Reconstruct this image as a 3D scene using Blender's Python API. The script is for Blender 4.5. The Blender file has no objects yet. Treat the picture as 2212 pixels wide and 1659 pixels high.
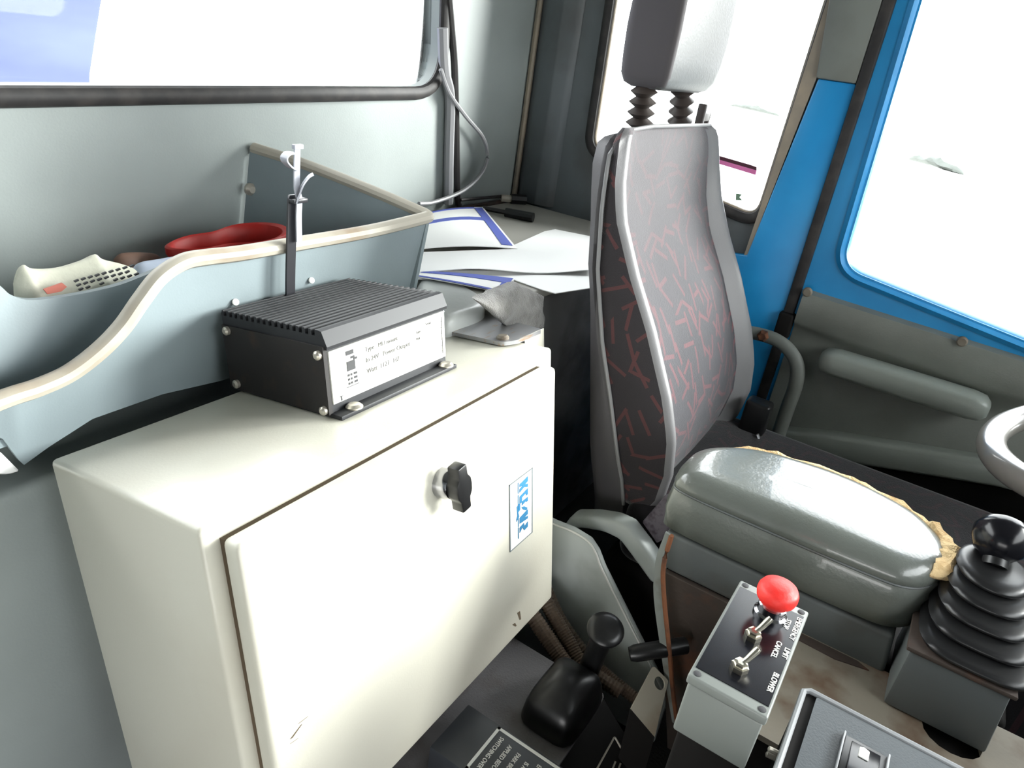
import bpy, bmesh, math, random
from mathutils import Vector, Matrix, noise as mnoise
random.seed(7)
S = bpy.context.scene
COL = S.collection
# ------------------------------------------------------------------ camera frame (measured from the photograph's vanishing points)
F, CX, CY = 1530.0, 1106.0, 829.5
def cdir(x, y): return Vector((x-CX, y-CY, F)).normalized()
AX = cdir(2165, 245)
dn = cdir(636, 3979); dn = (dn-AX*dn.dot(AX)).normalized()
AZ = -dn; AY = AZ.cross(AX)
def ray(px, py):
    c = Vector(((px-CX)/F, (py-CY)/F, 1.0))
    return Vector((AX.dot(c), AY.dot(c), AZ.dot(c)))
H = 1.1                                   # camera height above the cab floor
def up(v): return Vector((v[0], v[1], v[2]+H))
def P(px, py, ax, val):                   # pixel -> point on a plane x/y/z = val (z below the lens)
    q = ray(px, py); return up(q*(val/q[ax]))
def PX(px, py, v): return P(px, py, 0, v)
def PY(px, py, v): return P(px, py, 1, v)
def PZ(px, py, v): return P(px, py, 2, v)
def W(x, y, z): return Vector((x, y, z+H))
cam = bpy.data.objects.new('camera', bpy.data.cameras.new('camera')); COL.objects.link(cam)
R = ray(CX+F, CY)-ray(CX, CY); U = ray(CX, CY-F)-ray(CX, CY); B = -ray(CX, CY)
R.normalize(); U.normalize(); B.normalize()
cam.matrix_world = Matrix(((R.x, U.x, B.x, 0), (R.y, U.y, B.y, 0), (R.z, U.z, B.z, H), (0, 0, 0, 1)))
cam.data.sensor_width = 36; cam.data.lens = F/2212*36; cam.data.clip_start = 0.02
S.camera = cam
# cabinet frame: leans back, shares the cab's lateral axis
vc = cdir(1139, 4860); vc = (vc-AX*vc.dot(AX)).normalized()
CZ = -vc; CYa = CZ.cross(AX)
def toW(v): return Vector((AX.dot(v), AY.dot(v), AZ.dot(v)))
KY, KZ = toW(CYa), toW(CZ)
def K(u, v, w): return up(Vector((u, 0, 0))+KY*v+KZ*w)      # cabinet coords -> world
def kray(px, py):
    c = Vector(((px-CX)/F, (py-CY)/F, 1.0)); return Vector((AX.dot(c), CYa.dot(c), CZ.dot(c)))
def kp(px, py, ax, val):                  # pixel -> cabinet coords
    q = kray(px, py); return q*(val/q[ax])
# ------------------------------------------------------------------ materials
def srgb(c):
    return tuple(((x/255)/12.92 if x <= 10 else (((x/255)+.055)/1.055)**2.4) for x in c)+(1,)
def mat(name, col, rough=.5, metal=0, col2=None, nscale=8, lo=.45, hi=.7, bump=0, bscale=60, spec=.5, coat=0, sheen=0, stretch=None):
    m = bpy.data.materials.new(name); m.use_nodes = True
    nt = m.node_tree; b = nt.nodes['Principled BSDF']
    b.inputs['Base Color'].default_value = srgb(col); b.inputs['Roughness'].default_value = rough
    b.inputs['Metallic'].default_value = metal; b.inputs['Specular IOR Level'].default_value = spec
    b.inputs['Coat Weight'].default_value = coat; b.inputs['Sheen Weight'].default_value = sheen
    tc = nt.nodes.new('ShaderNodeTexCoord'); src = tc.outputs['Object']
    if stretch:
        mp = nt.nodes.new('ShaderNodeMapping'); mp.inputs['Scale'].default_value = stretch
        nt.links.new(src, mp.inputs[0]); src = mp.outputs[0]
    if col2:
        n = nt.nodes.new('ShaderNodeTexNoise'); n.inputs['Scale'].default_value = nscale; n.inputs['Detail'].default_value = 6
        r = nt.nodes.new('ShaderNodeMapRange'); r.inputs['From Min'].default_value = lo; r.inputs['From Max'].default_value = hi
        mx = nt.nodes.new('ShaderNodeMix'); mx.data_type = 'RGBA'
        mx.inputs[6].default_value = srgb(col); mx.inputs[7].default_value = srgb(col2)
        nt.links.new(src, n.inputs['Vector']); nt.links.new(n.outputs['Fac'], r.inputs['Value'])
        nt.links.new(r.outputs[0], mx.inputs[0]); nt.links.new(mx.outputs[2], b.inputs['Base Color'])
    if bump:
        n2 = nt.nodes.new('ShaderNodeTexNoise'); n2.inputs['Scale'].default_value = bscale; n2.inputs['Detail'].default_value = 4
        bp = nt.nodes.new('ShaderNodeBump'); bp.inputs['Strength'].default_value = bump; bp.inputs['Distance'].default_value = .004
        nt.links.new(src, n2.inputs['Vector']); nt.links.new(n2.outputs['Fac'], bp.inputs['Height'])
        nt.links.new(bp.outputs[0], b.inputs['Normal'])
    return m
def fabric(name, base, stroke, scale=26, shiny=None, plane='xz', ln=.36, wd=.075):
    m = mat(name, base, .9, bump=.25, bscale=500, spec=.25, sheen=.5)
    nt = m.node_tree; b = nt.nodes['Principled BSDF']; b.inputs['Sheen Roughness'].default_value = .35
    def math_(op, a, c=None):
        n = nt.nodes.new('ShaderNodeMath'); n.operation = op
        for i, v in enumerate((a, c)):
            if v is None: continue
            if isinstance(v, (int, float)): n.inputs[i].default_value = v
            else: nt.links.new(v, n.inputs[i])
        return n.outputs[0]
    tc = [n for n in nt.nodes if n.type == 'TEX_COORD'][0]
    sp = nt.nodes.new('ShaderNodeSeparateXYZ'); nt.links.new(tc.outputs['Object'], sp.inputs[0])
    mask = None
    for layer in range(2):
        cb_ = nt.nodes.new('ShaderNodeCombineXYZ')
        h = sp.outputs[1] if plane == 'yz' else sp.outputs[0]; w_ = sp.outputs[1] if plane == 'xy' else sp.outputs[2]
        nt.links.new(math_('ADD', math_('MULTIPLY', h, scale), 3.7*layer), cb_.inputs[0]); nt.links.new(math_('ADD', math_('MULTIPLY', w_, scale), 1.9*layer), cb_.inputs[1])
        v = nt.nodes.new('ShaderNodeTexVoronoi'); v.voronoi_dimensions = '2D'; v.inputs['Scale'].default_value = 1; nt.links.new(cb_.outputs[0], v.inputs['Vector'])
        d = nt.nodes.new('ShaderNodeVectorMath'); d.operation = 'SUBTRACT'; nt.links.new(cb_.outputs[0], d.inputs[0]); nt.links.new(v.outputs['Position'], d.inputs[1])
        ds = nt.nodes.new('ShaderNodeSeparateXYZ'); nt.links.new(d.outputs[0], ds.inputs[0])
        cs = nt.nodes.new('ShaderNodeSeparateColor'); nt.links.new(v.outputs['Color'], cs.inputs[0])
        an = math_('MULTIPLY', cs.outputs[0], 6.28); ca, sa = math_('COSINE', an), math_('SINE', an)
        aa = math_('ABSOLUTE', math_('ADD', math_('MULTIPLY', ds.outputs[0], ca), math_('MULTIPLY', ds.outputs[1], sa)))
        bb = math_('ABSOLUTE', math_('SUBTRACT', math_('MULTIPLY', ds.outputs[1], ca), math_('MULTIPLY', ds.outputs[0], sa)))
        k = math_('MULTIPLY', math_('LESS_THAN', aa, ln), math_('LESS_THAN', bb, wd))
        mask = k if mask is None else math_('MAXIMUM', mask, k)
    mx = nt.nodes.new('ShaderNodeMix'); mx.data_type = 'RGBA'
    mx.inputs[6].default_value = srgb(base); mx.inputs[7].default_value = srgb(stroke)
    nt.links.new(math_('MULTIPLY', mask, .8), mx.inputs[0]); out = mx.outputs[2]
    if shiny:                                  # light sheen on the upper back, painted as a paler weave colour
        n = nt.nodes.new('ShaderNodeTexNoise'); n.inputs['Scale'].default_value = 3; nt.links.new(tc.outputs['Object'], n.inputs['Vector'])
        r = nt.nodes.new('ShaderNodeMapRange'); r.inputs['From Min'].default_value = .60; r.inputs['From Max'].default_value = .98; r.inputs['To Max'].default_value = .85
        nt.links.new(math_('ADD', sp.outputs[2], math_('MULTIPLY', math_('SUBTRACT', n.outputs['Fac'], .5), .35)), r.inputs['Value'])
        m2 = nt.nodes.new('ShaderNodeMix'); m2.data_type = 'RGBA'; m2.inputs[7].default_value = srgb(shiny)
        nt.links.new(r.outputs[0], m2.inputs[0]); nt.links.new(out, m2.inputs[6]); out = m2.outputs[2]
    nt.links.new(out, b.inputs['Base Color'])
    return m
def glassmat(name):
    m = bpy.data.materials.new(name); m.use_nodes = True; nt = m.node_tree; nt.nodes.clear()
    o = nt.nodes.new('ShaderNodeOutputMaterial'); t = nt.nodes.new('ShaderNodeBsdfTransparent'); g = nt.nodes.new('ShaderNodeBsdfGlossy')
    t.inputs[0].default_value = (.96, .98, .98, 1); g.inputs['Roughness'].default_value = .02
    lw = nt.nodes.new('ShaderNodeFresnel'); lw.inputs[0].default_value = 1.3
    mx = nt.nodes.new('ShaderNodeMixShader')
    nt.links.new(lw.outputs[0], mx.inputs[0]); nt.links.new(t.outputs[0], mx.inputs[1]); nt.links.new(g.outputs[0], mx.inputs[2])
    nt.links.new(mx.outputs[0], o.inputs[0]); return m
M = dict(
 wall=mat('teal_grey_paint', (158, 166, 164), .45, col2=(140, 147, 145), nscale=3, lo=.4, hi=.8, bump=.05, bscale=300),
 sidewall=mat('shaded_wall_paint', (98, 104, 107), .5, col2=(80, 80, 78), nscale=5),  # back wall's paint with the shade of the backlit side put into its colour
 bin=mat('bin_plastic', (132, 144, 148), .45, col2=(122, 133, 136), nscale=4, bump=.04, bscale=400),
 rim=mat('worn_rim', (178, 172, 158), .5, col2=(140, 112, 82), nscale=7, lo=.54, hi=.76),
 cab=mat('ivory_enamel', (208, 205, 191), .32, col2=(196, 190, 174), nscale=4, lo=.5, hi=.8, bump=.05, bscale=350, coat=.15),
 gasket=mat('dirty_gasket', (92, 78, 60), .8),
 rubber=mat('black_rubber', (38, 36, 36), .6, col2=(58, 54, 52), nscale=30),
 black=mat('black_plastic', (22, 22, 23), .35),
 dull=mat('dull_black', (22, 20, 19), .8, spec=.2),
 amp=mat('anodised_black', (40, 41, 44), .5, spec=.35),
 ampside=mat('rusty_black_end', (28, 24, 23), .6, col2=(58, 40, 28), nscale=18, lo=.58, hi=.75),
 label=mat('label_white', (240, 240, 232), .5),
 ink=mat('ink_black', (50, 50, 52), .6),
 faint=mat('ink_faint', (96, 94, 90), .7),
 blueink=mat('ink_blue', (44, 116, 158), .6),
 inkline=mat('ink_line', (120, 128, 132), .6),
 screw=mat('zinc_screw', (196, 190, 178), .35, metal=.7),
 chrome=mat('chrome', (168, 168, 172), .12, metal=1),
 brass=mat('nickel_brass', (205, 200, 184), .28, metal=1),
 steel=mat('worn_steel', (170, 170, 172), .35, metal=.6, col2=(170, 140, 110), nscale=12, lo=.6, hi=.72, stretch=(2, 12, 12)),
 ruststeel=mat('rusty_plate', (128, 121, 108), .6, metal=.1, col2=(92, 70, 52), nscale=14, lo=.5, hi=.7, bump=.2, bscale=50),
 rust=mat('rust', (120, 74, 46), .85, col2=(60, 38, 28), nscale=30, bump=.3, bscale=120),
 darkrust=mat('dark_rust', (58, 48, 42), .8, col2=(84, 52, 34), nscale=16, lo=.5, hi=.68, bump=.3, bscale=80),
 blue=mat('cab_blue', (34, 148, 210), .38, col2=(26, 134, 196), nscale=5),
 trimgrey=mat('grey_trim', (118, 122, 116), .55, col2=(100, 102, 94), nscale=5),
 browntrim=mat('brown_trim', (140, 130, 116), .5, col2=(160, 146, 126), nscale=20),
 door=mat('door_vinyl', (124, 128, 121), .42, col2=(112, 115, 108), nscale=6, bump=.12, bscale=260),
 armvinyl=mat('door_armrest', (142, 148, 140), .33, bump=.08, bscale=260),
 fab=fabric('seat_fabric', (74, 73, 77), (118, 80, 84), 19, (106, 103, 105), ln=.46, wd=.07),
 fabside=fabric('seat_shaded_side', (52, 49, 51), (92, 58, 58), 19, plane='yz', ln=.46, wd=.06),
 shellfab=mat('shell_vinyl', (72, 70, 72), .6, bump=.1, bscale=400),
 vinylw=mat('bolster_vinyl', (120, 119, 120), .42, bump=.1, bscale=400),
 headfront=mat('head_vinyl', (90, 92, 92), .38, bump=.1, bscale=200),
 headside=mat('head_fabric', (74, 70, 72), .8, sheen=.2),
 pipe=mat('piping', (130, 130, 130), .5),
 cushion=fabric('cushion_fabric', (28, 26, 29), (54, 34, 38), 19, plane='xy'),
 webbing=mat('plaid_webbing', (104, 98, 106), .8, col2=(70, 62, 70), nscale=90),
 bellow=mat('bellow_rubber', (58, 50, 46), .5),
 pad=mat('pad_vinyl', (94, 98, 93), .28, col2=(84, 86, 78), nscale=7, bump=.12, bscale=180, coat=.4),
 base=mat('console_paint', (86, 90, 90), .5, col2=(70, 66, 60), nscale=9, lo=.52, hi=.75),
 foam=mat('torn_foam', (222, 194, 146), .95, col2=(188, 148, 98), nscale=60, bump=.8, bscale=300),
 estopbox=mat('die_cast_grey', (124, 128, 124), .42, col2=(96, 92, 82), nscale=16, lo=.62, hi=.75),
 face=mat('black_plate', (16, 16, 20), .2, spec=.35),
 red=mat('button_red', (226, 44, 38), .5, bump=.1, bscale=300),
 redhold=mat('holder_red', (168, 28, 20), .5),
 white=mat('white_print', (225, 225, 220), .6),
 panel=mat('dash_grey', (64, 70, 74), .5, bump=.1, bscale=500),
 paneledge=mat('panel_edge', (150, 152, 154), .35),
 plate=mat('speckled_plate', (104, 102, 104), .5, col2=(72, 64, 54), nscale=9, lo=.5, hi=.72, bump=.25, bscale=350),
 placard=mat('placard_black', (52, 55, 60), .4),
 conduit=mat('conduit_dark', (92, 78, 66), .4),
 tunnel=mat('tunnel_vinyl', (182, 189, 186), .5, col2=(146, 150, 142), nscale=8, lo=.5, hi=.75),
 carpet=mat('grey_carpet', (138, 136, 132), .95, col2=(110, 108, 104), nscale=40, bump=.8, bscale=400, sheen=.3),
 shelf=mat('shelf_board', (160, 158, 150), .55, col2=(140, 108, 80), nscale=7, lo=.6, hi=.78),
 shelffront=mat('shelf_front', (118, 118, 118), .6, col2=(64, 60, 60), nscale=7),
 vinylcover=mat('light_vinyl', (184, 187, 184), .3, bump=.1, bscale=120),
 paper=mat('paper', (245, 245, 243), .7),
 paperblue=mat('form_blue', (84, 98, 178), .7),
 bag=mat('paper_bag', (222, 222, 204), .6, bump=.5, bscale=40),
 bagred=mat('bag_red', (216, 128, 112), .7),
 bluebag=mat('blue_bag', (206, 218, 238), .5, col2=(90, 138, 205), nscale=14, lo=.5, hi=.6),
 brown=mat('brown_wrapper', (120, 92, 78), .6),
 tie=mat('tie_black', (44, 44, 48), .35), tiegrey=mat('tie_clear', (176, 178, 186), .22),
 cable=mat('cable_black', (34, 30, 30), .5), cablegrey=mat('cable_grey', (150, 150, 152), .4),
 wheel=mat('wheel_vinyl', (104, 101, 96), .28, coat=.6),
 floor=mat('floor_rubber', (34, 32, 31), .8, bump=.3, bscale=200),
 roof=mat('headliner', (112, 112, 108), .8),
 ground=mat('concrete_yard', (170, 170, 166), .9, col2=(150, 150, 146), nscale=.6),
 trailer=mat('blue_tarpaulin', (42, 50, 96), .85, col2=(56, 64, 104), nscale=1.2, lo=.4, hi=.7, stretch=(.6, .6, 2)),
 hedge=mat('hedge_leaf', (72, 76, 72), .8, col2=(62, 67, 62), nscale=3),
 pink=mat('pink_stand_in', (226, 120, 180), .5), pinkdark=mat('maroon_stand_in', (74, 26, 44), .5),
 sticker=mat('green_sticker', (110, 140, 120), .5),
 glass=glassmat('window_glass'),
)
# ------------------------------------------------------------------ object helpers
ROOT = {}
def thing(name, label, cat, loc, group=None, kind=None):
    o = bpy.data.objects.new(name, None); COL.objects.link(o); o.location = loc; o.empty_display_size = .02
    if kind: o['kind'] = kind
    if label: o['label'] = label
    if cat: o['category'] = cat
    if group: o['group'] = group
    ROOT[o] = Vector(loc); return o
def origin(p):
    while p.parent: p = p.parent
    return ROOT[p]
def link(name, bm, m, parent=None, smooth=True, ang=35):
    off = origin(parent) if parent else None
    me = bpy.data.meshes.new(name)
    bmesh.ops.recalc_face_normals(bm, faces=bm.faces)
    if parent is None:
        c = sum((v.co for v in bm.verts), Vector())/max(1, len(bm.verts)); off = Vector((c.x, c.y, min(v.co.z for v in bm.verts)))
    for v in bm.verts: v.co -= off
    bm.to_mesh(me); bm.free()
    o = bpy.data.objects.new(name, me); COL.objects.link(o); me.materials.append(m)
    if smooth:
        me.polygons.foreach_set('use_smooth', [True]*len(me.polygons))
        me.set_sharp_from_angle(angle=math.radians(ang))
    if parent: o.parent = parent
    else: o.location = off; ROOT[o] = off
    return o
def tag(o, label, cat, group=None):
    o['label'] = label; o['category'] = cat
    if group: o['group'] = group
    return o
def struct(o): o['kind'] = 'structure'; return o
def stuff(o): o['kind'] = 'stuff'; return o
def bev(bm, w, seg=3, edges=None):
    if w: bmesh.ops.bevel(bm, geom=edges or list(bm.edges), offset=w, segments=seg, affect='EDGES', profile=.5, clamp_overlap=True)
    return bm
def hexa(c8, w=0, seg=3, bm=None):        # 8 corners: bottom 4 then top 4 (same order)
    t = bmesh.new(); v = [t.verts.new(c) for c in c8]
    for f in ((0, 1, 2, 3), (4, 5, 6, 7), (0, 1, 5, 4), (1, 2, 6, 5), (2, 3, 7, 6), (3, 0, 4, 7)): t.faces.new([v[i] for i in f])
    bmesh.ops.recalc_face_normals(t, faces=t.faces); bev(t, w, seg)
    return merge(bm, t)
def merge(bm, t):
    if bm is None: return t
    me = bpy.data.meshes.new('t'); t.to_mesh(me); bm.from_mesh(me); bpy.data.meshes.remove(me); t.free(); return bm
def boxb(lo, hi, w=0, seg=3, bm=None, f=W):
    x0, y0, z0 = lo; x1, y1, z1 = hi
    return hexa([f(x0, y0, z0), f(x1, y0, z0), f(x1, y1, z0), f(x0, y1, z0), f(x0, y0, z1), f(x1, y0, z1), f(x1, y1, z1), f(x0, y1, z1)], w, seg, bm)
def prism(pts, ext, w=0, seg=3, bm=None):
    t = bmesh.new(); ext = Vector(ext)
    a = [t.verts.new(p) for p in pts]; b = [t.verts.new(Vector(p)+ext) for p in pts]; n = len(pts)
    t.faces.new(a); t.faces.new(b[::-1])
    for i in range(n): t.faces.new([a[i], b[i], b[(i+1) % n], a[(i+1) % n]])
    bmesh.ops.recalc_face_normals(t, faces=t.faces); bev(t, w, seg)
    return merge(bm, t)
def holed(outer, holes, ext, bm=None):    # plate with holes, thickness along ext
    t = bmesh.new(); es = []
    for loop in [outer]+holes:
        v = [t.verts.new(p) for p in loop]
        es += [t.edges.new((v[i], v[(i+1) % len(v)])) for i in range(len(v))]
    r = bmesh.ops.triangle_fill(t, edges=es, use_beauty=True)
    fs = [g for g in r['geom'] if isinstance(g, bmesh.types.BMFace)]
    e = bmesh.ops.extrude_face_region(t, geom=fs)
    bmesh.ops.translate(t, verts=[g for g in e['geom'] if isinstance(g, bmesh.types.BMVert)], vec=Vector(ext))
    bmesh.ops.recalc_face_normals(t, faces=t.faces)
    return merge(bm, t)
def rounded(poly, rads, n=6):             # round polygon corners in 3D
    out = []; N = len(poly)
    for i, p in enumerate(poly):
        r = rads[i] if isinstance(rads, (list, tuple)) else rads
        p = Vector(p); a = Vector(poly[i-1])-p; b = Vector(poly[(i+1) % N])-p
        if r <= 0: out.append(p); continue
        r = min(r, a.length*.49, b.length*.49); p0 = p+a.normalized()*r; p1 = p+b.normalized()*r
        for k in range(n+1):
            t = k/n; out.append(p0*(1-t)**2+p*(2*t*(1-t))+p1*t**2)
    return out
def spline(pts, n=6, closed=False):
    pts = [Vector(p) for p in pts]; out = []; N = len(pts)
    rng = range(N) if closed else range(N-1)
    for i in rng:
        p1, p2 = pts[i], pts[(i+1) % N]
        p0 = pts[i-1] if (closed or i > 0) else p1*2-p2
        p3 = pts[(i+2) % N] if (closed or i+2 < N) else p2*2-p1
        for k in range(n):
            t = k/n
            out.append(.5*((2*p1)+(p2-p0)*t+(2*p0-5*p1+4*p2-p3)*t*t+(3*p1-p0-3*p2+p3)*t**3))
    if not closed: out.append(pts[-1])
    return out
def tube(path, r, seg=10, closed=False, upv=(0, 0, 1), flat=1.0, bm=None, box=False, rfun=None, power=None):
    t = bmesh.new(); path = [Vector(p) for p in path]; N = len(path); rings = []
    upv = Vector(upv)
    for i, p in enumerate(path):
        a = path[i-1] if (i > 0 or closed) else p; b = path[(i+1) % N] if (i < N-1 or closed) else p
        d = (b-a).normalized(); s = d.cross(upv)
        if s.length < 1e-4: s = d.cross(Vector((1, .3, 0)))
        s.normalize(); u = s.cross(d); rr = r*(rfun(i/(N-1)) if rfun else 1); ring = []
        for k in range(seg):
            an = 2*math.pi*k/seg+(math.pi/seg if box else 0)
            c, sn = math.cos(an), math.sin(an)
            if box: c, sn = math.copysign(1, c), math.copysign(1, sn)
            ring.append(t.verts.new(p+s*(c*rr)+u*(sn*rr*flat)))
        rings.append(ring)
    for i in range(N if closed else N-1):
        a, b = rings[i], rings[(i+1) % N]
        for k in range(seg): t.faces.new([a[k], a[(k+1) % seg], b[(k+1) % seg], b[k]])
    if not closed: t.faces.new(rings[0]); t.faces.new(rings[-1][::-1])
    return merge(bm, t)
def ribbon(path, w, th, wdir, bm=None):   # flat strap, width along wdir
    t = bmesh.new(); path = [Vector(p) for p in path]; wd = Vector(wdir).normalized(); rings = []
    for i, p in enumerate(path):
        d = (path[min(i+1, len(path)-1)]-path[max(i-1, 0)]).normalized(); nn = d.cross(wd).normalized()
        rings.append([t.verts.new(p+wd*(sx*w/2)+nn*(sy*th/2)) for sx, sy in ((-1, -1), (1, -1), (1, 1), (-1, 1))])
    for a, b in zip(rings, rings[1:]):
        for k in range(4): t.faces.new([a[k], a[(k+1) % 4], b[(k+1) % 4], b[k]])
    t.faces.new(rings[0]); t.faces.new(rings[-1][::-1]); return merge(bm, t)
def lathe(prof, o, axis, seg=24, bm=None, sx=None):
    t = bmesh.new(); axis = Vector(axis).normalized(); s = axis.cross(Vector((0, 0, 1) if abs(axis.z) < .9 else (1, 0, 0))).normalized(); u = axis.cross(s); rings = []
    o = Vector(o)
    for r, h in prof:
        rings.append([t.verts.new(o+axis*h+(s*math.cos(2*math.pi*k/seg)+u*math.sin(2*math.pi*k/seg))*max(r, 1e-5)) for k in range(seg)])
    for a, b in zip(rings, rings[1:]):
        for k in range(seg): t.faces.new([a[k], a[(k+1) % seg], b[(k+1) % seg], b[k]])
    t.faces.new(rings[0]); t.faces.new(rings[-1][::-1]); return merge(bm, t)
def loft(rings, closed_ring=True, cap=True, bm=None):
    t = bmesh.new(); R_ = [[t.verts.new(p) for p in r] for r in rings]; n = len(R_[0])
    for a, b in zip(R_, R_[1:]):
        for k in range(n if closed_ring else n-1): t.faces.new([a[k], a[(k+1) % n], b[(k+1) % n], b[k]])
    if cap and closed_ring: t.faces.new(R_[0][::-1]); t.faces.new(R_[-1])
    return merge(bm, t)
def sheet(fn, nu, nv, th, bm=None):       # fn(u,v)->point, thin solid sheet
    t = bmesh.new(); g = [[t.verts.new(fn(i/nu, j/nv)) for j in range(nv+1)] for i in range(nu+1)]
    fs = [t.faces.new([g[i][j], g[i+1][j], g[i+1][j+1], g[i][j+1]]) for i in range(nu) for j in range(nv)]
    bmesh.ops.recalc_face_normals(t, faces=t.faces)
    e = bmesh.ops.extrude_face_region(t, geom=fs); nv_ = [x for x in e['geom'] if isinstance(x, bmesh.types.BMVert)]
    bmesh.ops.translate(t, verts=nv_, vec=(0, 0, -th)); return merge(bm, t)
def textmesh(txt, o, xd, yd, h, align='LEFT', lift=.0006, bm=None, weight=0, sx=1):
    c = bpy.data.curves.new('t', 'FONT'); c.body = txt; c.size = 1.0; c.align_x = align; c.offset = weight
    ob = bpy.data.objects.new('t', c); COL.objects.link(ob)
    me = bpy.data.meshes.new_from_object(ob.evaluated_get(bpy.context.evaluated_depsgraph_get()))
    t = bmesh.new(); t.from_mesh(me); bpy.data.objects.remove(ob); bpy.data.meshes.remove(me); bpy.data.curves.remove(c)
    xd = Vector(xd).normalized(); yd = Vector(yd).normalized(); n = xd.cross(yd); k = h/.7; o = Vector(o)
    for v in t.verts: v.co = o+xd*(v.co.x*k*sx)+yd*(v.co.y*k)+n*lift
    e = bmesh.ops.extrude_face_region(t, geom=list(t.faces))
    bmesh.ops.translate(t, verts=[x for x in e['geom'] if isinstance(x, bmesh.types.BMVert)], vec=-n*(lift*.9))
    return merge(bm, t)
def decal(pts, n, lift, bm=None):
    n = Vector(n).normalized(); return prism([Vector(p)+n*lift for p in pts], -n*(lift*.95), bm=bm)

# ================================================================== THE CAB SHELL
XL, XR, YF, YB, ZT, ZB = -.78, 1.75, -1.0, 1.08, .62, -1.1
struct(link('floor', boxb((XL, YF, ZB-.03), (XR, YB, ZB)), M['floor']))
struct(link('ceiling', boxb((XL-.03, YF-.03, ZT), (XR+.03, YB+.03, ZT+.03)), M['roof']))
# back wall with the wide window
w1 = [W(-.62, YB, -.17), P(945, 188, 1, YB), P(950, 0, 1, YB), W(-.62, YB, .4)]
top = Vector(w1[2]); top = w1[1]+(w1[2]-w1[1]).normalized()*.55; w1[2] = top; w1[3].z = top.z
w1[0] = w1[1]+(P(0, 186, 1, YB)-w1[1])*((w1[1].x+.62)/(w1[1].x-P(0, 186, 1, YB).x))
hole1 = rounded(w1, [.07, .085, .07, .07], 8)
struct(link('wall_back', holed([W(XL, YB, ZB), W(XR, YB, ZB), W(XR, YB, ZT), W(XL, YB, ZT)], [hole1], (0, .035, 0)), M['wall']))
def offs(loop, d, axis):                  # push a loop outwards in its plane
    c = sum(loop, Vector())/len(loop); out = []
    for i, p in enumerate(loop):
        a = (loop[(i+1) % len(loop)]-loop[i-1]).normalized(); n = a.cross(Vector(axis)).normalized()
        if n.dot(p-c) < 0: n = -n
        out.append(p+n*d)
    return out
s1 = tube([p-Vector((0, .006, 0)) for p in offs(hole1, .012, (0, 1, 0))], .014, 10, True, (0, 1, 0), .8)
w1o = struct(link('window_1', s1, M['rubber']))
link('pane', prism([p+Vector((0, .022, 0)) for p in hole1], (0, .004, 0)), M['glass'], w1o)
# driver-side wall with the quarter window and the door opening
q2 = [P(1330, 0, 0, XR), P(1281, 318, 0, XR), P(1636, 470, 0, XR), P(1786, 0, 0, XR)]
e = (q2[0]-q2[1]).normalized(); q2[0] = q2[1]+e*.62; e = (q2[3]-q2[2]).normalized(); q2[3] = q2[2]+e*.68
hole2 = rounded(q2, [.06, .035, .04, .06], 7)
D0, D1, DZ0, DZ1 = .262, -.78, -1.06, .5
dop = [W(XR, D0, DZ0), W(XR, D1, DZ0), W(XR, D1, DZ1), W(XR, D0, DZ1)]
struct(link('wall_right', holed([W(XR, YB+.035, ZB), W(XR, YF, ZB), W(XR, YF, ZT), W(XR, YB+.035, ZT)], [hole2, dop], (.035, 0, 0)), M['sidewall']))
s2 = tube([p-Vector((.004, 0, 0)) for p in offs(hole2, .012, (1, 0, 0))], .0135, 10, True, (1, 0, 0), .8)
w2o = struct(link('window_2', s2, M['rubber']))
link('pane', prism([p+Vector((.02, 0, 0)) for p in hole2], (.004, 0, 0)), M['glass'], w2o)
link('inner_lip', tube([p+Vector((.0, 0, 0)) for p in offs(hole2, -.001, (1, 0, 0))], .0045, 8, True, (1, 0, 0)), M['browntrim'], w2o)
# passenger-side wall with a low opening added for fill light, front wall with the windscreen
lo_ = rounded([W(XL, .12, -1.04), W(XL, -.9, -1.04), W(XL, -.9, -.42), W(XL, .12, -.42)], .05)
struct(link('wall_left', holed([W(XL, YB+.035, ZB), W(XL, YF, ZB), W(XL, YF, ZT), W(XL, YB+.035, ZT)], [lo_], (-.035, 0, 0)), M['sidewall']))
lo_ = rounded([W(-.25, YF, -.16), W(XR-.05, YF, -.16), W(XR-.06, YF, .42), W(-.23, YF, .42)], .08)  # unseen windscreen opening, narrowed and raised to cut light on the low consoles
struct(link('wall_front', holed([W(XL, YF, ZB), W(XR, YF, ZB), W(XR, YF, ZT), W(XL, YF, ZT)], [lo_], (0, -.035, 0)), M['sidewall']))
w3 = struct(link('window_3', tube(offs(lo_, .01, (0, 1, 0)), .013, 8, True, (0, 1, 0)), M['rubber']))
link('pane', prism([p-Vector((0, .02, 0)) for p in lo_], (0, -.004, 0)), M['glass'], w3)
# corner seam and the rib beside it
struct(link('trim_1', tube([W(1.742, 1.07, -.40), W(1.742, 1.07, .62)], .008, 8), M['browntrim']))
ry = P(1212, 100, 0, 1.745).y
struct(link('trim_2', prism([W(1.75, ry+.075, -.4), W(1.735, ry+.05, -.4), W(1.728, ry, -.4), W(1.737, ry-.035, -.4), W(1.75, ry-.05, -.4)], (0, 0, 1.02), .004, 2), M['sidewall']))
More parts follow.
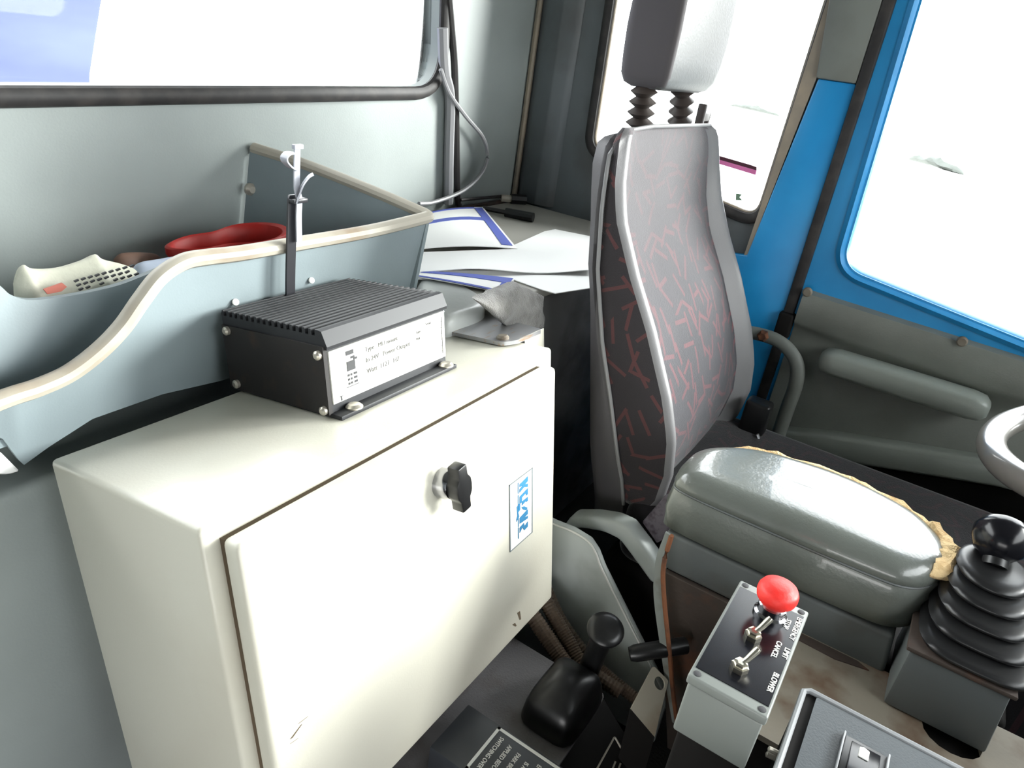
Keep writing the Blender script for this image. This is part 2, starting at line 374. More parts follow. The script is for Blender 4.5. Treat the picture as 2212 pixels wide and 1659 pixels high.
# B-pillar: grey upper cover, brown window strip, blue lower part
py0 = P(1609, 565, 0, 1.73).y; pyt = P(1763, 169, 0, 1.73); pz = pyt.z-H
struct(link('trim_3', prism([W(1.73, .272, -1.08), W(1.73, .272, pz), W(1.73, pyt.y-.004, pz), W(1.73, py0, -.385), W(1.73, .475, -.395), W(1.73, .475, -1.08)], (.02, 0, 0), .004, 2), M['blue']))
tl_ = [PX(x, y, 1.733) for x, y in ((1822, -110), (1787, 0), (1715, 222), (1642, 448), (1594, 590))]; tr_ = [PX(x, y, 1.733) for x, y in ((1606, 574), (1690, 357), (1765, 165), (1812, 0), (1842, -110))]
struct(link('trim_4', prism(tl_+tr_, (.014, 0, 0)), M['browntrim']))
struct(link('trim_5', prism([W(1.722, .272, pz), W(1.722, .272, .62), W(1.722, .43, .62), W(1.722, pyt.y+.0, pz)], (.026, 0, 0), .005, 2), M['trimgrey']))
# door
dr = thing('door_1', None, None, W(1.74, 0, -1.06), kind='structure')
dw = [P(1992, 0, 0, 1.735), P(1818, 577, 0, 1.735), P(2212, 735, 0, 1.735)]
e = (dw[0]-dw[1]).normalized(); t0 = dw[1]+e*.78; e = (dw[2]-dw[1]).normalized(); b1 = dw[1]+e*.9
hd = rounded([t0, dw[1], b1, W(1.735, b1.y, t0.z-H)], [.07, .05, .07, .07], 9)
fo = [W(1.735, .248, -1.05), W(1.735, -.77, -1.05), W(1.735, -.77, .48), W(1.735, .248, .48)]
fb = holed(fo, [hd], (.045, 0, 0)); link('door_frame', fb, M['blue'], dr)
ho = offs(hd, .022, (1, 0, 0)); n = len(hd)
link('window_bead', loft([[p-Vector((.003, 0, 0)) for p in ho], [p-Vector((.01, 0, 0)) for p in offs(hd, .012, (1, 0, 0))], [p+Vector((.008, 0, 0)) for p in offs(hd, -.002, (1, 0, 0))], [p+Vector((.03, 0, 0)) for p in offs(hd, -.004, (1, 0, 0))], [p+Vector((.03, 0, 0)) for p in ho]], cap=False), M['blue'], dr)
link('pane', prism([p+Vector((.03, 0, 0)) for p in hd], (.004, 0, 0)), M['glass'], dr)
zb0, zb1 = P(1725, 622, 0, 1.72).z-H, P(2212, 775, 0, 1.72).z-H
prof = [(1.736, 0), (1.716, -.006), (1.712, -.02), (1.711, -.075), (1.716, -.088), (1.728, -.1), (1.729, -.15), (1.718, -.18), (1.722, -.30), (1.722, -.48), (1.736, -.49)]
rings = []
for k in range(13):
    t = k/12; y = .24-t*.99; zz = zb0+(zb1-zb0)*(.24-y)/.46 if False else zb0+(zb1-zb0)*min(1.6, (.24-y)/.449)
    s = min(1, .35+.65*min(1, k/1.2))
    rings.append([W(1.736-(1.736-x)*(s if dz < -.08 else 1), y, zz+dz) for x, dz in prof])
link('door_panel', loft(rings), M['door'], dr, ang=50)
lg = [PX(1690, 932, 1.685), PX(1800, 942, 1.685), PX(2135, 996, 1.685), PX(2230, 1016, 1.685), PX(2240, 1076, 1.685), PX(2145, 1052, 1.685), PX(1690, 980, 1.685)]
link('door_ledge', prism(lg, (.05, 0, 0), .010, 3), M['armvinyl'], dr)
link('kick_panel', prism([PX(1640, 972, 1.712), PX(2260, 1072, 1.712), W(1.712, -.45, -1.04), W(1.712, .24, -1.04)], (.022, 0, 0)), M['dull'], dr)
# door armrest
a0, a1 = P(1772, 772, 0, 1.69), P(2135, 885, 0, 1.69)
dv = (a1-a0); L = dv.length; dv.normalize(); ar = []
for t, sc in ((0, .45), (.03, .85), (.1, 1), (.5, 1.02), (.9, 1.0), (.97, .85), (1.0, .5)):
    c = a0+dv*(L*t); ring = []
    for k in range(16):
        an = 2*math.pi*k/16; ca, sa = math.cos(an), math.sin(an)
        ring.append(c+Vector((math.copysign(abs(ca)**.6, ca)*.034*min(1, sc+.2), 0, math.copysign(abs(sa)**.6, sa)*.029*sc)))
    ar.append(ring)
link('door_armrest', loft(ar), M['armvinyl'], dr, ang=60)
for px, py in ((1744, 631), (2078, 738)):
    c = P(px, py, 0, 1.711); link('screw', lathe([(.011, .004), (.011, -.001), (.008, -.004), (.002, -.004)], c, (1, 0, 0), 14), M['ruststeel'], dr)
c = P(1692, 700, 0, 1.722); link('latch', boxb((c.x-.012, c.y-.02, c.z-H-.035), (c.x+.02, c.y+.015, c.z-H+.03), .006), M['dull'], dr)
struct(link('trim_6', boxb((1.722, .248, -1.06), (1.75, .272, .5), .004, 2), M['rubber']))

# ================================================================== THE BENCH AND SHELF BEHIND
tag(link('bunk_base', boxb((XL+.005, .737, -1.095), (.90, 1.075, -.50), .012), M['wall']), 'pale teal grey painted base panel at lower left, behind the ivory cabinet', 'base')
c = [PZ(0, 985, -.484), PZ(42, 1018, -.484)]
tag(link('paper_scrap', prism([PY(-40, 985, .735), PY(3, 978, .735), PY(44, 1019, .735), PY(20, 1026, .735), PY(-40, 1026, .735)], (0, .05, 0), .002, 1), M['paper']), 'white scrap on the teal base at the far left, under the bin', 'scrap')
sh = thing('rear_shelf', 'grey shelf with rusty edges and papers on it, behind the driver seat', 'shelf', W(1.3, .8, -1.095))
SZ = -.40
link('shelf_top', boxb((.96, .59, SZ-.02), (1.722, 1.05, SZ), .006), M['shelf'], sh)
link('shelf_front', boxb((1.02, .60, -1.09), (1.72, 1.045, SZ-.021), .02), M['shelffront'], sh)
link('rusty_edge', boxb((1.0, 1.052, SZ-.02), (1.722, 1.066, SZ+.006), .004, 2), M['darkrust'], sh)
# carpet flap on the shelf corner
def carp(u, v):                           # bulging flap against the shelf's front edge
    c = [PY(1032, 650, .565), PY(1090, 700, .565), PY(1176, 706, .565), PY(1174, 640, .565), PY(1118, 612, .575), PY(1075, 628, .572)]
    lo_, hi_ = (c[0].lerp(c[1], u*2) if u < .5 else c[1].lerp(c[2], u*2-1)), (c[0].lerp(c[5], u*3) if u < 1/3 else (c[5].lerp(c[4], u*3-1) if u < 2/3 else c[4].lerp(c[3], u*3-2)))
    p = lo_.lerp(hi_, v); b_ = math.sin(math.pi*u)**.5*math.sin(math.pi*min(1, .15+v*.85))**.6
    return p+Vector((-.012*b_, -.022*b_, 0))+Vector((0, .004*mnoise.noise(p*60), 0))
t = bmesh.new(); g = [[t.verts.new(carp(i/24, j/16)) for j in range(17)] for i in range(25)]
fs = [t.faces.new([g[i][j], g[i+1][j], g[i+1][j+1], g[i][j+1]]) for i in range(24) for j in range(16)]
e = bmesh.ops.extrude_face_region(t, geom=fs); bmesh.ops.translate(t, verts=[x for x in e['geom'] if isinstance(x, bmesh.types.BMVert)], vec=(.004, .014, 0))
tag(link('carpet_flap', t, M['carpet'], ang=80), 'grey carpet flap folded over the shelf corner under the papers', 'carpet')
# light vinyl hump between bin and shelf
hp = [PZ(905, 605, -.404), PZ(960, 600, -.404), PZ(1035, 637, -.404), PZ(1042, 655, -.404), PZ(1085, 690, -.404), PZ(1060, 705, -.404), PZ(960, 690, -.404), PZ(905, 660, -.404)]
for p in hp: p.y = max(p.y, .605)
hp[3].x += .01; hp[4].x += .012
hp = spline(hp, 5, True); hc = sum(hp, Vector())/len(hp)
rg = []
for dz, sc in ((-.1, 1.0), (-.02, 1.0), (-.006, .98), (.002, .92), (.006, .8)):
    rg.append([Vector((hc.x+(p.x-hc.x)*sc, hc.y+(p.y-hc.y)*sc, p.z+dz)) for p in hp])
tag(link('vinyl_cover', loft(rg), M['vinylcover'], ang=60), 'glossy pale grey vinyl cover with rounded edges beside the carpet flap', 'cover')
# papers
def quad(a, b, c, d, bulge=0.0):
    def f(u, v):
        p = a*(1-u)*(1-v)+b*u*(1-v)+c*u*v+d*(1-u)*v
        return p+Vector((0, 0, bulge*math.sin(math.pi*u)*(.6+.4*math.sin(math.pi*v))))
    return f
def sub(f, u0, u1, v0, v1, lift=.0012): return lambda u, v: f(u0+(u1-u0)*u, v0+(v1-v0)*v)+Vector((0, 0, lift))
def paper(name, f, label, marks=()):
    r = thing(name, label, 'paper', f(.5, .5)-Vector((0, 0, .002)))
    link('sheet', sheet(f, 16, 12, .0015), M['paper'], r)
    for m in marks: link('blue_band', sheet(sub(f, *m), 8, 4, .001), M['paperblue'], r)
    return r
ZP = SZ+.009
f1 = quad(PZ(880, 540, ZP), PZ(1118, 537, ZP), PZ(1043, 447, ZP), PZ(880, 470, ZP), .012)
paper('form_sheet', f1, 'white form with blue ruled bands lying at the back of the shelf', [(.0, .93, .60, .68), (.86, .97, .05, .97), (.0, .86, .95, .99)])
f2 = quad(PZ(870, 592, ZP-.004), PZ(1262, 600, ZP-.004), PZ(1258, 503, ZP-.004), PZ(870, 545, ZP-.004), .004)
def f2b(u, v):
    a, b, c, d, e_, g = PZ(870, 590, ZP-.003), PZ(1275, 592, ZP-.003), PZ(1275, 512, ZP-.003), PZ(1190, 495, ZP-.003), PZ(1090, 540, ZP-.003), PZ(870, 548, ZP-.003)
    low = a.lerp(b, u)
    hi = g.lerp(e_, u/.54) if u < .54 else (e_.lerp(d, (u-.54)/.25) if u < .79 else d.lerp(c, (u-.79)/.21))
    return low.lerp(hi, v)+Vector((0, 0, .008*math.sin(math.pi*u*1.4)**2*(1-v)+.002))
paper('loose_sheet', f2b, 'large plain white sheet in the middle of the shelf, edge curling up')
def f3(u, v):
    a, b = PZ(870, 600, ZP-.004), PZ(1275, 592, ZP-.004)
    lowpx = [(870, 602), (1030, 601), (1058, 612), (1100, 600), (1195, 634), (1275, 622)]
    t = u*5; i = min(4, int(t)); w = t-i
    q = (lowpx[i][0]*(1-w)+lowpx[i+1][0]*w, lowpx[i][1]*(1-w)+lowpx[i+1][1]*w)
    l = PZ(q[0], q[1], ZP-.006); h = PZ(q[0], 584, ZP-.004)
    return l.lerp(h, v)
paper('lower_sheet', f3, 'white sheet with wavy edge hanging over the front of the shelf')
f4 = quad(PZ(870, 592, -.394), PZ(1092, 634, -.395), PZ(1112, 602, -.392), PZ(915, 586, -.392), .003)
paper('blue_form', f4, 'blue and white form sticking out lowest beside the carpet flap', [(.05, .98, .62, .98), (.0, .99, .0, .1), (.9, .99, .1, .6)])
pn = thing('black_pen', 'black pen-like rod lying on the shelf behind the papers', 'pen', PZ(1100, 462, SZ+.01))
a, b = PZ(1045, 450, SZ+.008), PZ(1152, 470, SZ+.012)
link('barrel', tube([a.lerp(b, .45), b], .012, 10), M['black'], pn)
link('thin_shaft', tube([a, a.lerp(b, .5)], .006, 10), M['cable'], pn)
cn = thing('cable_connector', 'small dark cable connector with pale end in the shelf corner', 'connector', PZ(1105, 425, SZ))
a, b = PZ(1082, 428, SZ+.012), PZ(1135, 432, SZ+.012)
link('plug', tube([a.lerp(b, .4), b], .014, 8), M['black'], cn); link('sleeve', tube([a, a.lerp(b, .42)], .010, 8), M['rim'], cn)
# wall cables
yw = 1.066
tag(link('black_cable', tube(spline([PY(966, -40, yw), PY(975, 60, yw), PY(982, 150, yw), PY(986, 300, yw), PY(988, 425, yw), PY(992, 446, yw)], 6), .008, 8), M['cable']), 'black cable hanging straight down the back wall beside the window', 'cable')
tag(link('grey_pipe', tube(spline([PY(956, 60, yw), PY(960, 150, yw), PY(972, 210, yw), PY(970, 320, yw), PY(968, 440, yw)], 6), .012, 8), M['cablegrey']), 'grey sheathed cable on the back wall left of the straight black one', 'cable')
tag(link('looped_wire', tube(spline([PY(952, 150, yw-.012), PY(970, 200, yw-.012), PY(1005, 250, yw-.014), PY(1042, 295, yw-.014), PY(1053, 335, yw-.014), PY(1040, 375, yw-.014), PY(1000, 412, yw-.014), PY(940, 436, yw-.012), PY(905, 440, yw-.012)], 6), .005, 8), M['cablegrey']), 'thin grey wire bowing out in a loop on the back wall', 'wire')
tag(link('floor_wire', tube(spline([PY(995, 432, yw-.01), PY(1040, 428, yw-.01), PY(1085, 424, yw-.01)], 5), .004, 6), M['cable']), 'short thin black wire running along the foot of the back wall to the connector', 'wire')

# ================================================================== THE WALL BIN
YT = .728
bn = thing('storage_bin', 'teal grey wall bin with a beige curved lip, behind the ivory cabinet', 'bin', W(.5, .9, -.47))
lip = [PY(930, 468, YT), PY(800, 499, YT), PY(640, 527, YT), PY(520, 547, YT), PY(445, 556, YT), PY(395, 566, YT), PY(345, 598, YT), PY(305, 648, YT), PY(265, 705, YT), PY(215, 757, YT), PY(150, 806, YT), PY(80, 838, YT), PY(0, 865, YT)]
lip += [lip[-1]+Vector((-.09, 0, -.012)), lip[-1]+Vector((-.25, 0, -.012))]
lips = spline(lip, 10)
BFZ = PY(200, 903, YT+.012).z-H
BZ = BFZ+.002
LOW = sorted((q.x, q.z-H) for q in [PY(x, y, YT+.012) for x, y in ((0, 940), (50, 1006), (105, 966), (200, 905), (350, 852), (480, 822))])
def low(p):
    z = LOW[-1][1]
    if p.x <= LOW[0][0]: z = LOW[0][1]
    else:
        for (xa, za), (xb, zb_) in zip(LOW, LOW[1:]):
            if xa <= p.x <= xb: z = za+(zb_-za)*(p.x-xa)/(xb-xa)
    return Vector((p.x-.03*max(0, min(1, (p.x-.75)/.15)), YT+.012, z+H if z+H < p.z-.02 else p.z-.02))
bm = loft([[p for p in lips], [p+Vector((0, .007, 0)) for p in lips], [low(p)+Vector((0, .007, 0)) for p in lips], [low(p) for p in lips]][::1], closed_ring=False)
# close it as a shell by lofting across (ring order per column)
bm.free()
cols = [[p, low(p), low(p)+Vector((0, .007, 0)), p+Vector((0, .007, 0))] for p in lips]
link('front_panel', loft(cols), M['bin'], bn)
apx = P(548, 320, 1, 1.072); fr = lips[0]
side = spline([fr, fr.lerp(apx, .3)+Vector((.004, 0, .003)), fr.lerp(apx, .7)+Vector((.004, 0, .004)), apx], 5)
cols = [[p, Vector((p.x-.03, p.y, BZ+H)), Vector((p.x-.038, p.y, BZ+H)), Vector((p.x-.008, p.y, p.z))] for p in side]
link('side_panel', loft(cols), M['bin'], bn)
link('bin_floor', boxb((.05, YT+.016, BZ-.004), (.84, 1.07, BZ+.006)), M['bin'], bn)
inn = [PY(-120, 560, .81), PY(-40, 585, .81), PY(0, 617, .81), PY(25, 638, .81), PY(60, 648, .81), PY(110, 645, .81), PY(190, 632, .81), PY(260, 615, .81), PY(320, 592, .81), PY(380, 570, .81), PY(450, 570, .81), PY(520, 575, .81)]
inn = spline(inn, 5)
cols = [[p, Vector((p.x, p.y-.02, BZ+H+.006)), Vector((p.x, p.y-.012, BZ+H+.006)), p+Vector((0, .008, 0))] for p in inn]
link('inner_panel', loft(cols), M['bin'], bn)
rp = [p for p in side[::-1]][:-3]+rounded([side[-1] if 0 else side[3], fr, lips[2]], [0, .022, 0])[1:-1]+lips[3:]
link('rim', tube(rp, .0115, 10, False, (0, 0, 1), .85), M['rim'], bn)
for px, py in ((508, 653), (672, 606)):
    link('rivet', lathe([(.0045, 0), (.0045, .002), (.003, .003), (.0005, .003)], PY(px, py, YT+.002), (-.2, -1, .5), 12), M['white'], bn)
link('bolt', lathe([(.011, 0), (.011, .005), (.006, .01), (.001, .01)], PY(538, 408, 1.064), (0, -1, 0), 12), M['screw'], bn)
# things in the bin
cu, cv = W(.642, .925, 0), W(.715, .905, 0)
dd = (cv-cu).normalized(); pp = Vector((-dd.y, dd.x, 0)); out = []
for k in range(48):
    an = 2*math.pi*k/48
    x = math.cos(an)*.088; r = .041+.010*math.cos(an)-.012*math.exp(-(x+.012)**2/.0007)
    out.append(W(.68, .913, 0)+dd*x+pp*(math.sin(an)*r*1.15))
z0, z1 = BZ+.007+H, -.323+H
c0 = sum(out, Vector())/48
def at(p, z, s=1.0, up_=0): q = c0+(p-c0)*s; return Vector((q.x, q.y, z))
zt = lambda p: z1+.010*((p-c0).dot(dd)/.09)
rg = [[at(p, z0, .86) for p in out], [at(p, zt(p)-.02, .98) for p in out], [at(p, zt(p)-.012, 1.05) for p in out], [at(p, zt(p)-.002, 1.06) for p in out], [at(p, zt(p), 1.02) for p in out], [at(p, zt(p)-.003, .93) for p in out], [at(p, zt(p)-.02, .9) for p in out], [at(p, z0+.004, .8) for p in out]]
rh = thing('cup_holder', 'red plastic double loop holder standing inside the wall bin', 'holder', W(.68, .913, BZ+.007))
link('body', loft(rg), M['redhold'], rh, ang=60)
w0 = c0-dd*.018
link('divider', ribbon([Vector((0, 0, 0))+w0+pp*s*.024+Vector((0, 0, z1-.012)) for s in (-1, -.3, .3, 1)], .03, .008, (0, 0, 1)), M['redhold'], rh)
def bag(name, top_px, y, th, m, label, marks=()):
    tp = [PY(x, yy, y) for x, yy in top_px]; r = thing(name, label, 'packet', Vector((tp[0].lerp(tp[-1], .5).x, y, BZ+H+.007)))
    zb = BZ+H+.007; cols = []
    tp = spline(tp, 4); N = len(tp)
    for i, p in enumerate(tp):
        t = i/(N-1); s = math.sin(math.pi*min(1, max(0, t)))**.4+.08; hh = p.z-zb; ring = []
        for k in range(20):
            an = 2*math.pi*k/20; ring.append(Vector((p.x, y+math.cos(an)*th*s*(.9-.3*max(0, math.sin(an))), zb+hh*(.5+.5*math.sin(an)))))
        cols.append(ring)
    b = link('wrapper', loft(cols), m, r, ang=70); return r
b1 = bag('printed_packet', [(28, 612), (40, 580), (52, 572), (70, 580), (120, 578), (175, 562), (205, 549), (222, 560), (262, 570), (292, 582), (300, 600)], .875, .035, M['bag'], 'crumpled white packet with red and black print in the wall bin')
def onbag(px, py): return PY(px, py, .839)
bm = None
for k in range(3):
    for j in range(9):
        x = 158+j*15+k*5; y = 606-j*4+k*9
        if random.random() < .85: bm = decal([onbag(x, y), onbag(x+9, y-4), onbag(x+10, y-1), onbag(x+2, y+3)], (0, -1, 0), .003, bm)
link('black_print', bm, M['ink'], b1)
bm = decal([onbag(92, 624), onbag(110, 618), onbag(132, 610), onbag(142, 618), onbag(130, 628), onbag(100, 634)], (0, -1, 0), .003); link('red_print', bm, M['bagred'], b1)
bag('blue_packet', [(284, 590), (300, 568), (340, 560), (380, 554), (392, 560), (398, 575)], .90, .03, M['bluebag'], 'pale blue and white packet beside the red holder in the bin')
bag('brown_wrapper', [(245, 560), (262, 547), (300, 545), (335, 548), (350, 560)], .965, .025, M['brown'], 'brown wrapper at the back of the bin behind the packets')
# cable tie standing up in front of the bin
ct = thing('cable_tie', 'black and grey cable tie standing upright with curled ends, in front of the bin', 'cable tie', PY(628, 650, .712))
link('dark_strap', ribbon(spline([PY(627, 668, .716), PY(627, 600, .713), PY(629, 520, .711), PY(632, 430, .711), PY(640, 420, .711)], 5), .0145, .003, (1, 0, 0)), M['tie'], ct)
link('pale_strap', ribbon(spline([PY(646, 522, .704), PY(645, 470, .704), PY(646, 430, .704), PY(641, 400, .704), PY(642, 312, .706)], 5), .009, .002, (1, 0, 0)), M['tiegrey'], ct)
link('curl', ribbon(spline([PY(640, 366, .706), PY(628, 362, .702), PY(616, 350, .70), PY(614, 340, .70), PY(622, 331, .70), PY(634, 330, .706)], 5), .012, .002, (0, 1, 0)), M['tiegrey'], ct)
link('hook', ribbon(spline([PY(640, 438, .703), PY(647, 418, .70), PY(655, 398, .698), PY(667, 382, .696), PY(677, 376, .694)], 5), .010, .002, (.6, .8, 0)), M['tiegrey'], ct)
link('ratchet_head', boxb((PY(629, 430, .71).x-.004, .700, PY(629, 437, .71).z-H), (PY(654, 430, .71).x, .713, PY(629, 428, .71).z-H), .001, 2), M['tie'], ct)
link('tip', boxb((PY(632, 312, .706).x, .702, PY(632, 322, .706).z-H), (PY(652, 312, .706).x, .708, PY(632, 312, .706).z-H), .001, 2), M['tiegrey'], ct)

# ================================================================== THE IVORY CABINET
SC = .6
q = kray(430, 1147)*SC; u0, vf, wt = q.x, q.y, q.z
u1 = kp(1165, 745, 2, wt).x; vb = kp(85, 1000, 2, wt).y
hb = .452; wb = wt-hb
cb = thing('control_cabinet', 'ivory steel control cabinet with a black wing knob, under the finned black box', 'cabinet', K((u0+u1)/2, (vf+vb)/2, wb))
bm = hexa([K(u0, vf, wb), K(u1, vf, wb), K(u1, vb, wb), K(u0, vb, wb), K(u0, vf, wt), K(u1, vf, wt), K(u1, vb, wt), K(u0, vb, wt)], .006, 3)
link('body', bm, M['cab'], cb)
vd = vf-.032                                # door front face
dtl = kp(515, 1183, 1, vd); dtr = kp(1200, 782, 1, vd); dbr = kp(1194, 1292, 1, vd); dbl = kp(590, 1659, 1, vd)
ud0 = dtl.x; ud1 = kp(1203, 775, 1, vd).x; wd1 = dtl.z; wd0 = dbr.z
def kbox(a, b, w=0, seg=3, bm=None): return boxb(a, b, w, seg, bm, K)
link('gasket', kbox((ud0+.004, vf-.007, wd0+.004), (ud1-.004, vf+.002, wd1-.004)), M['gasket'], cb)
dm = kbox((ud0, vd, wd0), (ud1, vf-.007, wd1), .007, 4)
dob = link('cabinet_door', dm, M['cab'], cb)
kc = kp(955, 1040, 1, vd)
link('lock_collar', lathe([(.019, -.002), (.019, .012), (.0165, .018), (.001, .018)], K(kc.x, vd, kc.z), -KY, 28), M['chrome'], dob)
wing = []
for s in (1,):
    pass
prof = [(-.008, .030), (.008, .030), (.0085, .016), (.0135, .009), (.0145, 0), (.0135, -.009), (.0085, -.016), (.008, -.030), (-.008, -.030), (-.0085, -.016), (-.0135, -.009), (-.0145, 0), (-.0135, .009), (-.0085, .016)]
ca, sa = math.cos(.12), math.sin(.12)
link('wing_knob', prism([K(kc.x+x*ca-z*sa, vd-.017, kc.z+x*sa+z*ca) for x, z in prof], -KY*.017, .002, 2), M['black'], dob)
# sticker with blue marks
sp = [kp(x, y, 1, vd) for x, y in ((1100, 1047), (1150, 1010), (1149, 1150), (1100, 1193))]
su0, su1 = (sp[0].x+sp[3].x)/2, (sp[1].x+sp[2].x)/2; sw1, sw0 = (sp[0].z+sp[1].z)/2, (sp[2].z+sp[3].z)/2
def sq(a, b, c, d, lift, bm=None): # uv rect on sticker
    f = lambda u, w: K(su0+(su1-su0)*u, vd, sw0+(sw1-sw0)*w)
    return decal([f(a, c), f(b, c), f(b, d), f(a, d)], -KY, lift, bm)
st = link('sticker', sq(0, 1, 0, 1, .0006), M['label'], dob)
bm = None
for r in ((0, .03, 0, 1), (.97, 1, 0, 1), (0, 1, 0, .012), (0, 1, .988, 1)): bm = sq(*r, .0012, bm)
link('outline', bm, M['inkline'], st)
f = lambda u, w: K(su0+(su1-su0)*u, vd, sw0+(sw1-sw0)*w)
def poly(pts, bm=None): return decal([f(u, w) for u, w in pts], -KY, .0013, bm)
bm = None
bm = poly([(.42, .90), (.78, .93), (.78, .86), (.66, .84), (.78, .82), (.78, .77), (.60, .81), (.42, .78), (.42, .83), (.56, .85), (.42, .86)], bm)
bm = poly([(.42, .72), (.78, .75), (.78, .66), (.70, .66), (.70, .70), (.52, .68), (.52, .61), (.42, .61)], bm)
bm = poly([(.52, .62), (.78, .62), (.78, .56), (.70, .56), (.70, .58), (.52, .56)], bm)
bm = poly([(.30, .60), (.44, .62), (.44, .52), (.36, .50), (.40, .43), (.28, .38), (.28, .42), (.32, .46)], bm)
bm = poly([(.50, .54), (.62, .52), (.76, .46), (.72, .43), (.58, .48)], bm)
bm = poly([(.42, .40), (.78, .43), (.78, .36), (.62, .34), (.78, .33), (.78, .29), (.42, .31)], bm)
bm = poly([(.42, .25), (.60, .27), (.64, .21), (.78, .24), (.78, .16), (.62, .15), (.54, .22), (.42, .17)], bm)
link('blue_marks', bm, M['blueink'], st)
bm = None
for w0_, w1_ in ((.78, .94), (.54, .76), (.28, .44), (.1, .27)): bm = sq(.35, .375, w0_, w1_, .0013, bm)
link('fine_lines', bm, M['blueink'], st)
# scuffs on the door
for px, py, dx, dy in ((1122, 1330, 4, 16), (1112, 1350, 5, 5), (640, 1580, 22, -30), (655, 1555, 18, -14), (636, 1600, 14, -10)):
    pts = [kp(px+sx*dx*.5-sy*3, py+sx*dy*.5+sy*2, 1, vd) for sx, sy in ((-1, -1), (1, -.4), (1, .5), (-1, 1))]
    link('scuff', decal([K(p.x, vd, p.z) for p in pts], -KY, .0004), M['gasket'], dob)
# flat steel bracket lying over the cabinet's right rear corner
fb_ = thing('flat_bracket', 'flat worn steel strap with wear marks and a rust patch on the cabinet top right end', 'bracket', K(u1-.06, vf+.09, wt))
wz = wt+.004
pts = [kp(930, 655, 2, wz), kp(1000, 672, 2, wz), kp(1172, 716, 2, wz), kp(1118, 740, 2, wz), kp(1085, 745, 2, wz), kp(930, 712, 2, wz)]
link('strap', prism(rounded([K(p.x, p.y, wz-.002) for p in pts], [.002, .002, .006, .004, .006, .002], 4), KZ*.006), M['steel'], fb_)
a = [kp(1172, 716, 2, wz), kp(1118, 740, 2, wz)]
link('end_clip', prism([K(a[1].x, a[1].y, wz+.004), K(a[0].x, a[0].y, wz+.004), K(a[0].x+.002, a[0].y, wz-.05), K(a[1].x+.022, a[1].y-.002, wz-.05), K(a[1].x+.02, a[1].y, wz)], (.008, .002, 0), .002, 2), M['cab'], fb_)
c = kp(1086, 737, 2, wz); link('bolt', lathe([(.010, 0), (.010, .006), (.007, .009), (.001, .009)], K(c.x, c.y, wz+.001), KZ, 14), M['ruststeel'], fb_)
# ------------------------------------------------------------------ finned black box on the cabinet
wa = wt
a_fl, a_bl, a_fr = kp(722, 903, 2, wa), kp(500, 842, 2, wa), kp(972, 792, 2, wa)
U0, U1 = (a_fl.x+a_bl.x)/2, a_fr.x; V0, V1 = (a_fl.y+a_fr.y)/2, a_bl.y
hA = kp(693, 762, 1, V0).z-wa
am = thing('power_converter', 'black finned power converter box with a white label, on the cabinet top', 'converter', K((U0+U1)/2, (V0+V1)/2, wa))
hB = hA*1.0; hT = hA+.022
link('case', kbox((U0+.002, V0+.004, wa+.006), (U1-.002, V1-.002, wa+hB)), M['amp'], am)
link('base_flange', kbox((U0, V0-.014, wa+.0005), (U1, V1, wa+.006), .001, 2), M['amp'], am)
# heatsink: fins along u, toothed in v
NF = 16; tooth = []
dv_ = (V1-V0-.016)/NF; vv = V0+.012
tooth = [(V0, wa+hB), (V0-.001, wa+hB+.004), (V0+.006, wa+hT-.001), (V0+.012, wa+hT)]
for k in range(NF):
    a = V0+.012+k*dv_
    tooth += [(a+dv_*.42, wa+hT), (a+dv_*.46, wa+hT-.007), (a+dv_*.96, wa+hT-.007), (a+dv_, wa+hT)]
tooth += [(V1-.002, wa+hT), (V1, wa+hT-.004), (V1, wa+hB)]
link('heatsink', prism([K(U0, v, w) for v, w in tooth], Vector((U1-U0, 0, 0))), M['amp'], am, smooth=False)
link('end_plate', kbox((U0-.003, V0+.003, wa+.004), (U0+.003, V1-.001, wa+hB+.004)), M['ampside'], am)
lb0, lb1, lw0, lw1 = U0+.012, U1-.004, wa+.016, wa+hB-.003
lab = link('label_plate', kbox((lb0-.008, V0+.0015, lw0), (lb1, V0+.006, lw1), .0008, 2), M['label'], am)
def ltext(t, u, w, h, bm=None, sx=1): return textmesh(t, K(lb0+(lb1-lb0)*u, V0+.0015, lw0+(lw1-lw0)*w), (1, 0, 0), KZ, h, bm=bm, sx=sx)
bm = ltext('Type   MI / mount', .24, .76, .0055); bm = ltext('In 24V   Power Output', .24, .55, .006, bm); bm = ltext('Watt  1127   HZ', .24, .33, .006, bm)
bm = ltext('Type', .70, .74, .0035, bm); bm = ltext('Serial', .80, .84, .0035, bm); bm = ltext('Volt', .70, .60, .0035, bm)
link('lettering', bm, M['faint'], lab)
def lrect(a, b, c, d, bm=None):
    f = lambda u, w: K(lb0+(lb1-lb0)*u, V0+.0015, lw0+(lw1-lw0)*w)
    return decal([f(a, c), f(b, c), f(b, d), f(a, d)], -KY, .0007, bm)
bm = lrect(.085, .145, .82, .90); bm = lrect(.085, .15, .52, .70, bm); bm = lrect(.12, .15, .74, .78, bm); bm = lrect(.14, .17, .70, .74, bm)
for w in (.44, .36, .28): bm = lrect(.085, .10, w-.02, w+.02, bm); bm = lrect(.108, .12, w-.02, w+.02, bm); bm = lrect(.135, .16, w-.02, w+.02, bm)
bm = lrect(.07, .17, .215, .225, bm); bm = lrect(.01, .035, .10, .11, bm); bm = lrect(.018, .026, .02, .10, bm)
link('mark', bm, M['ink'], lab)
bm = lrect(.965, .968, .1, .9)
for k in range(6): bm = lrect(.955, .965, .15+k*.13, .16+k*.13, bm)
link('scale_mark', bm, M['faint'], lab)
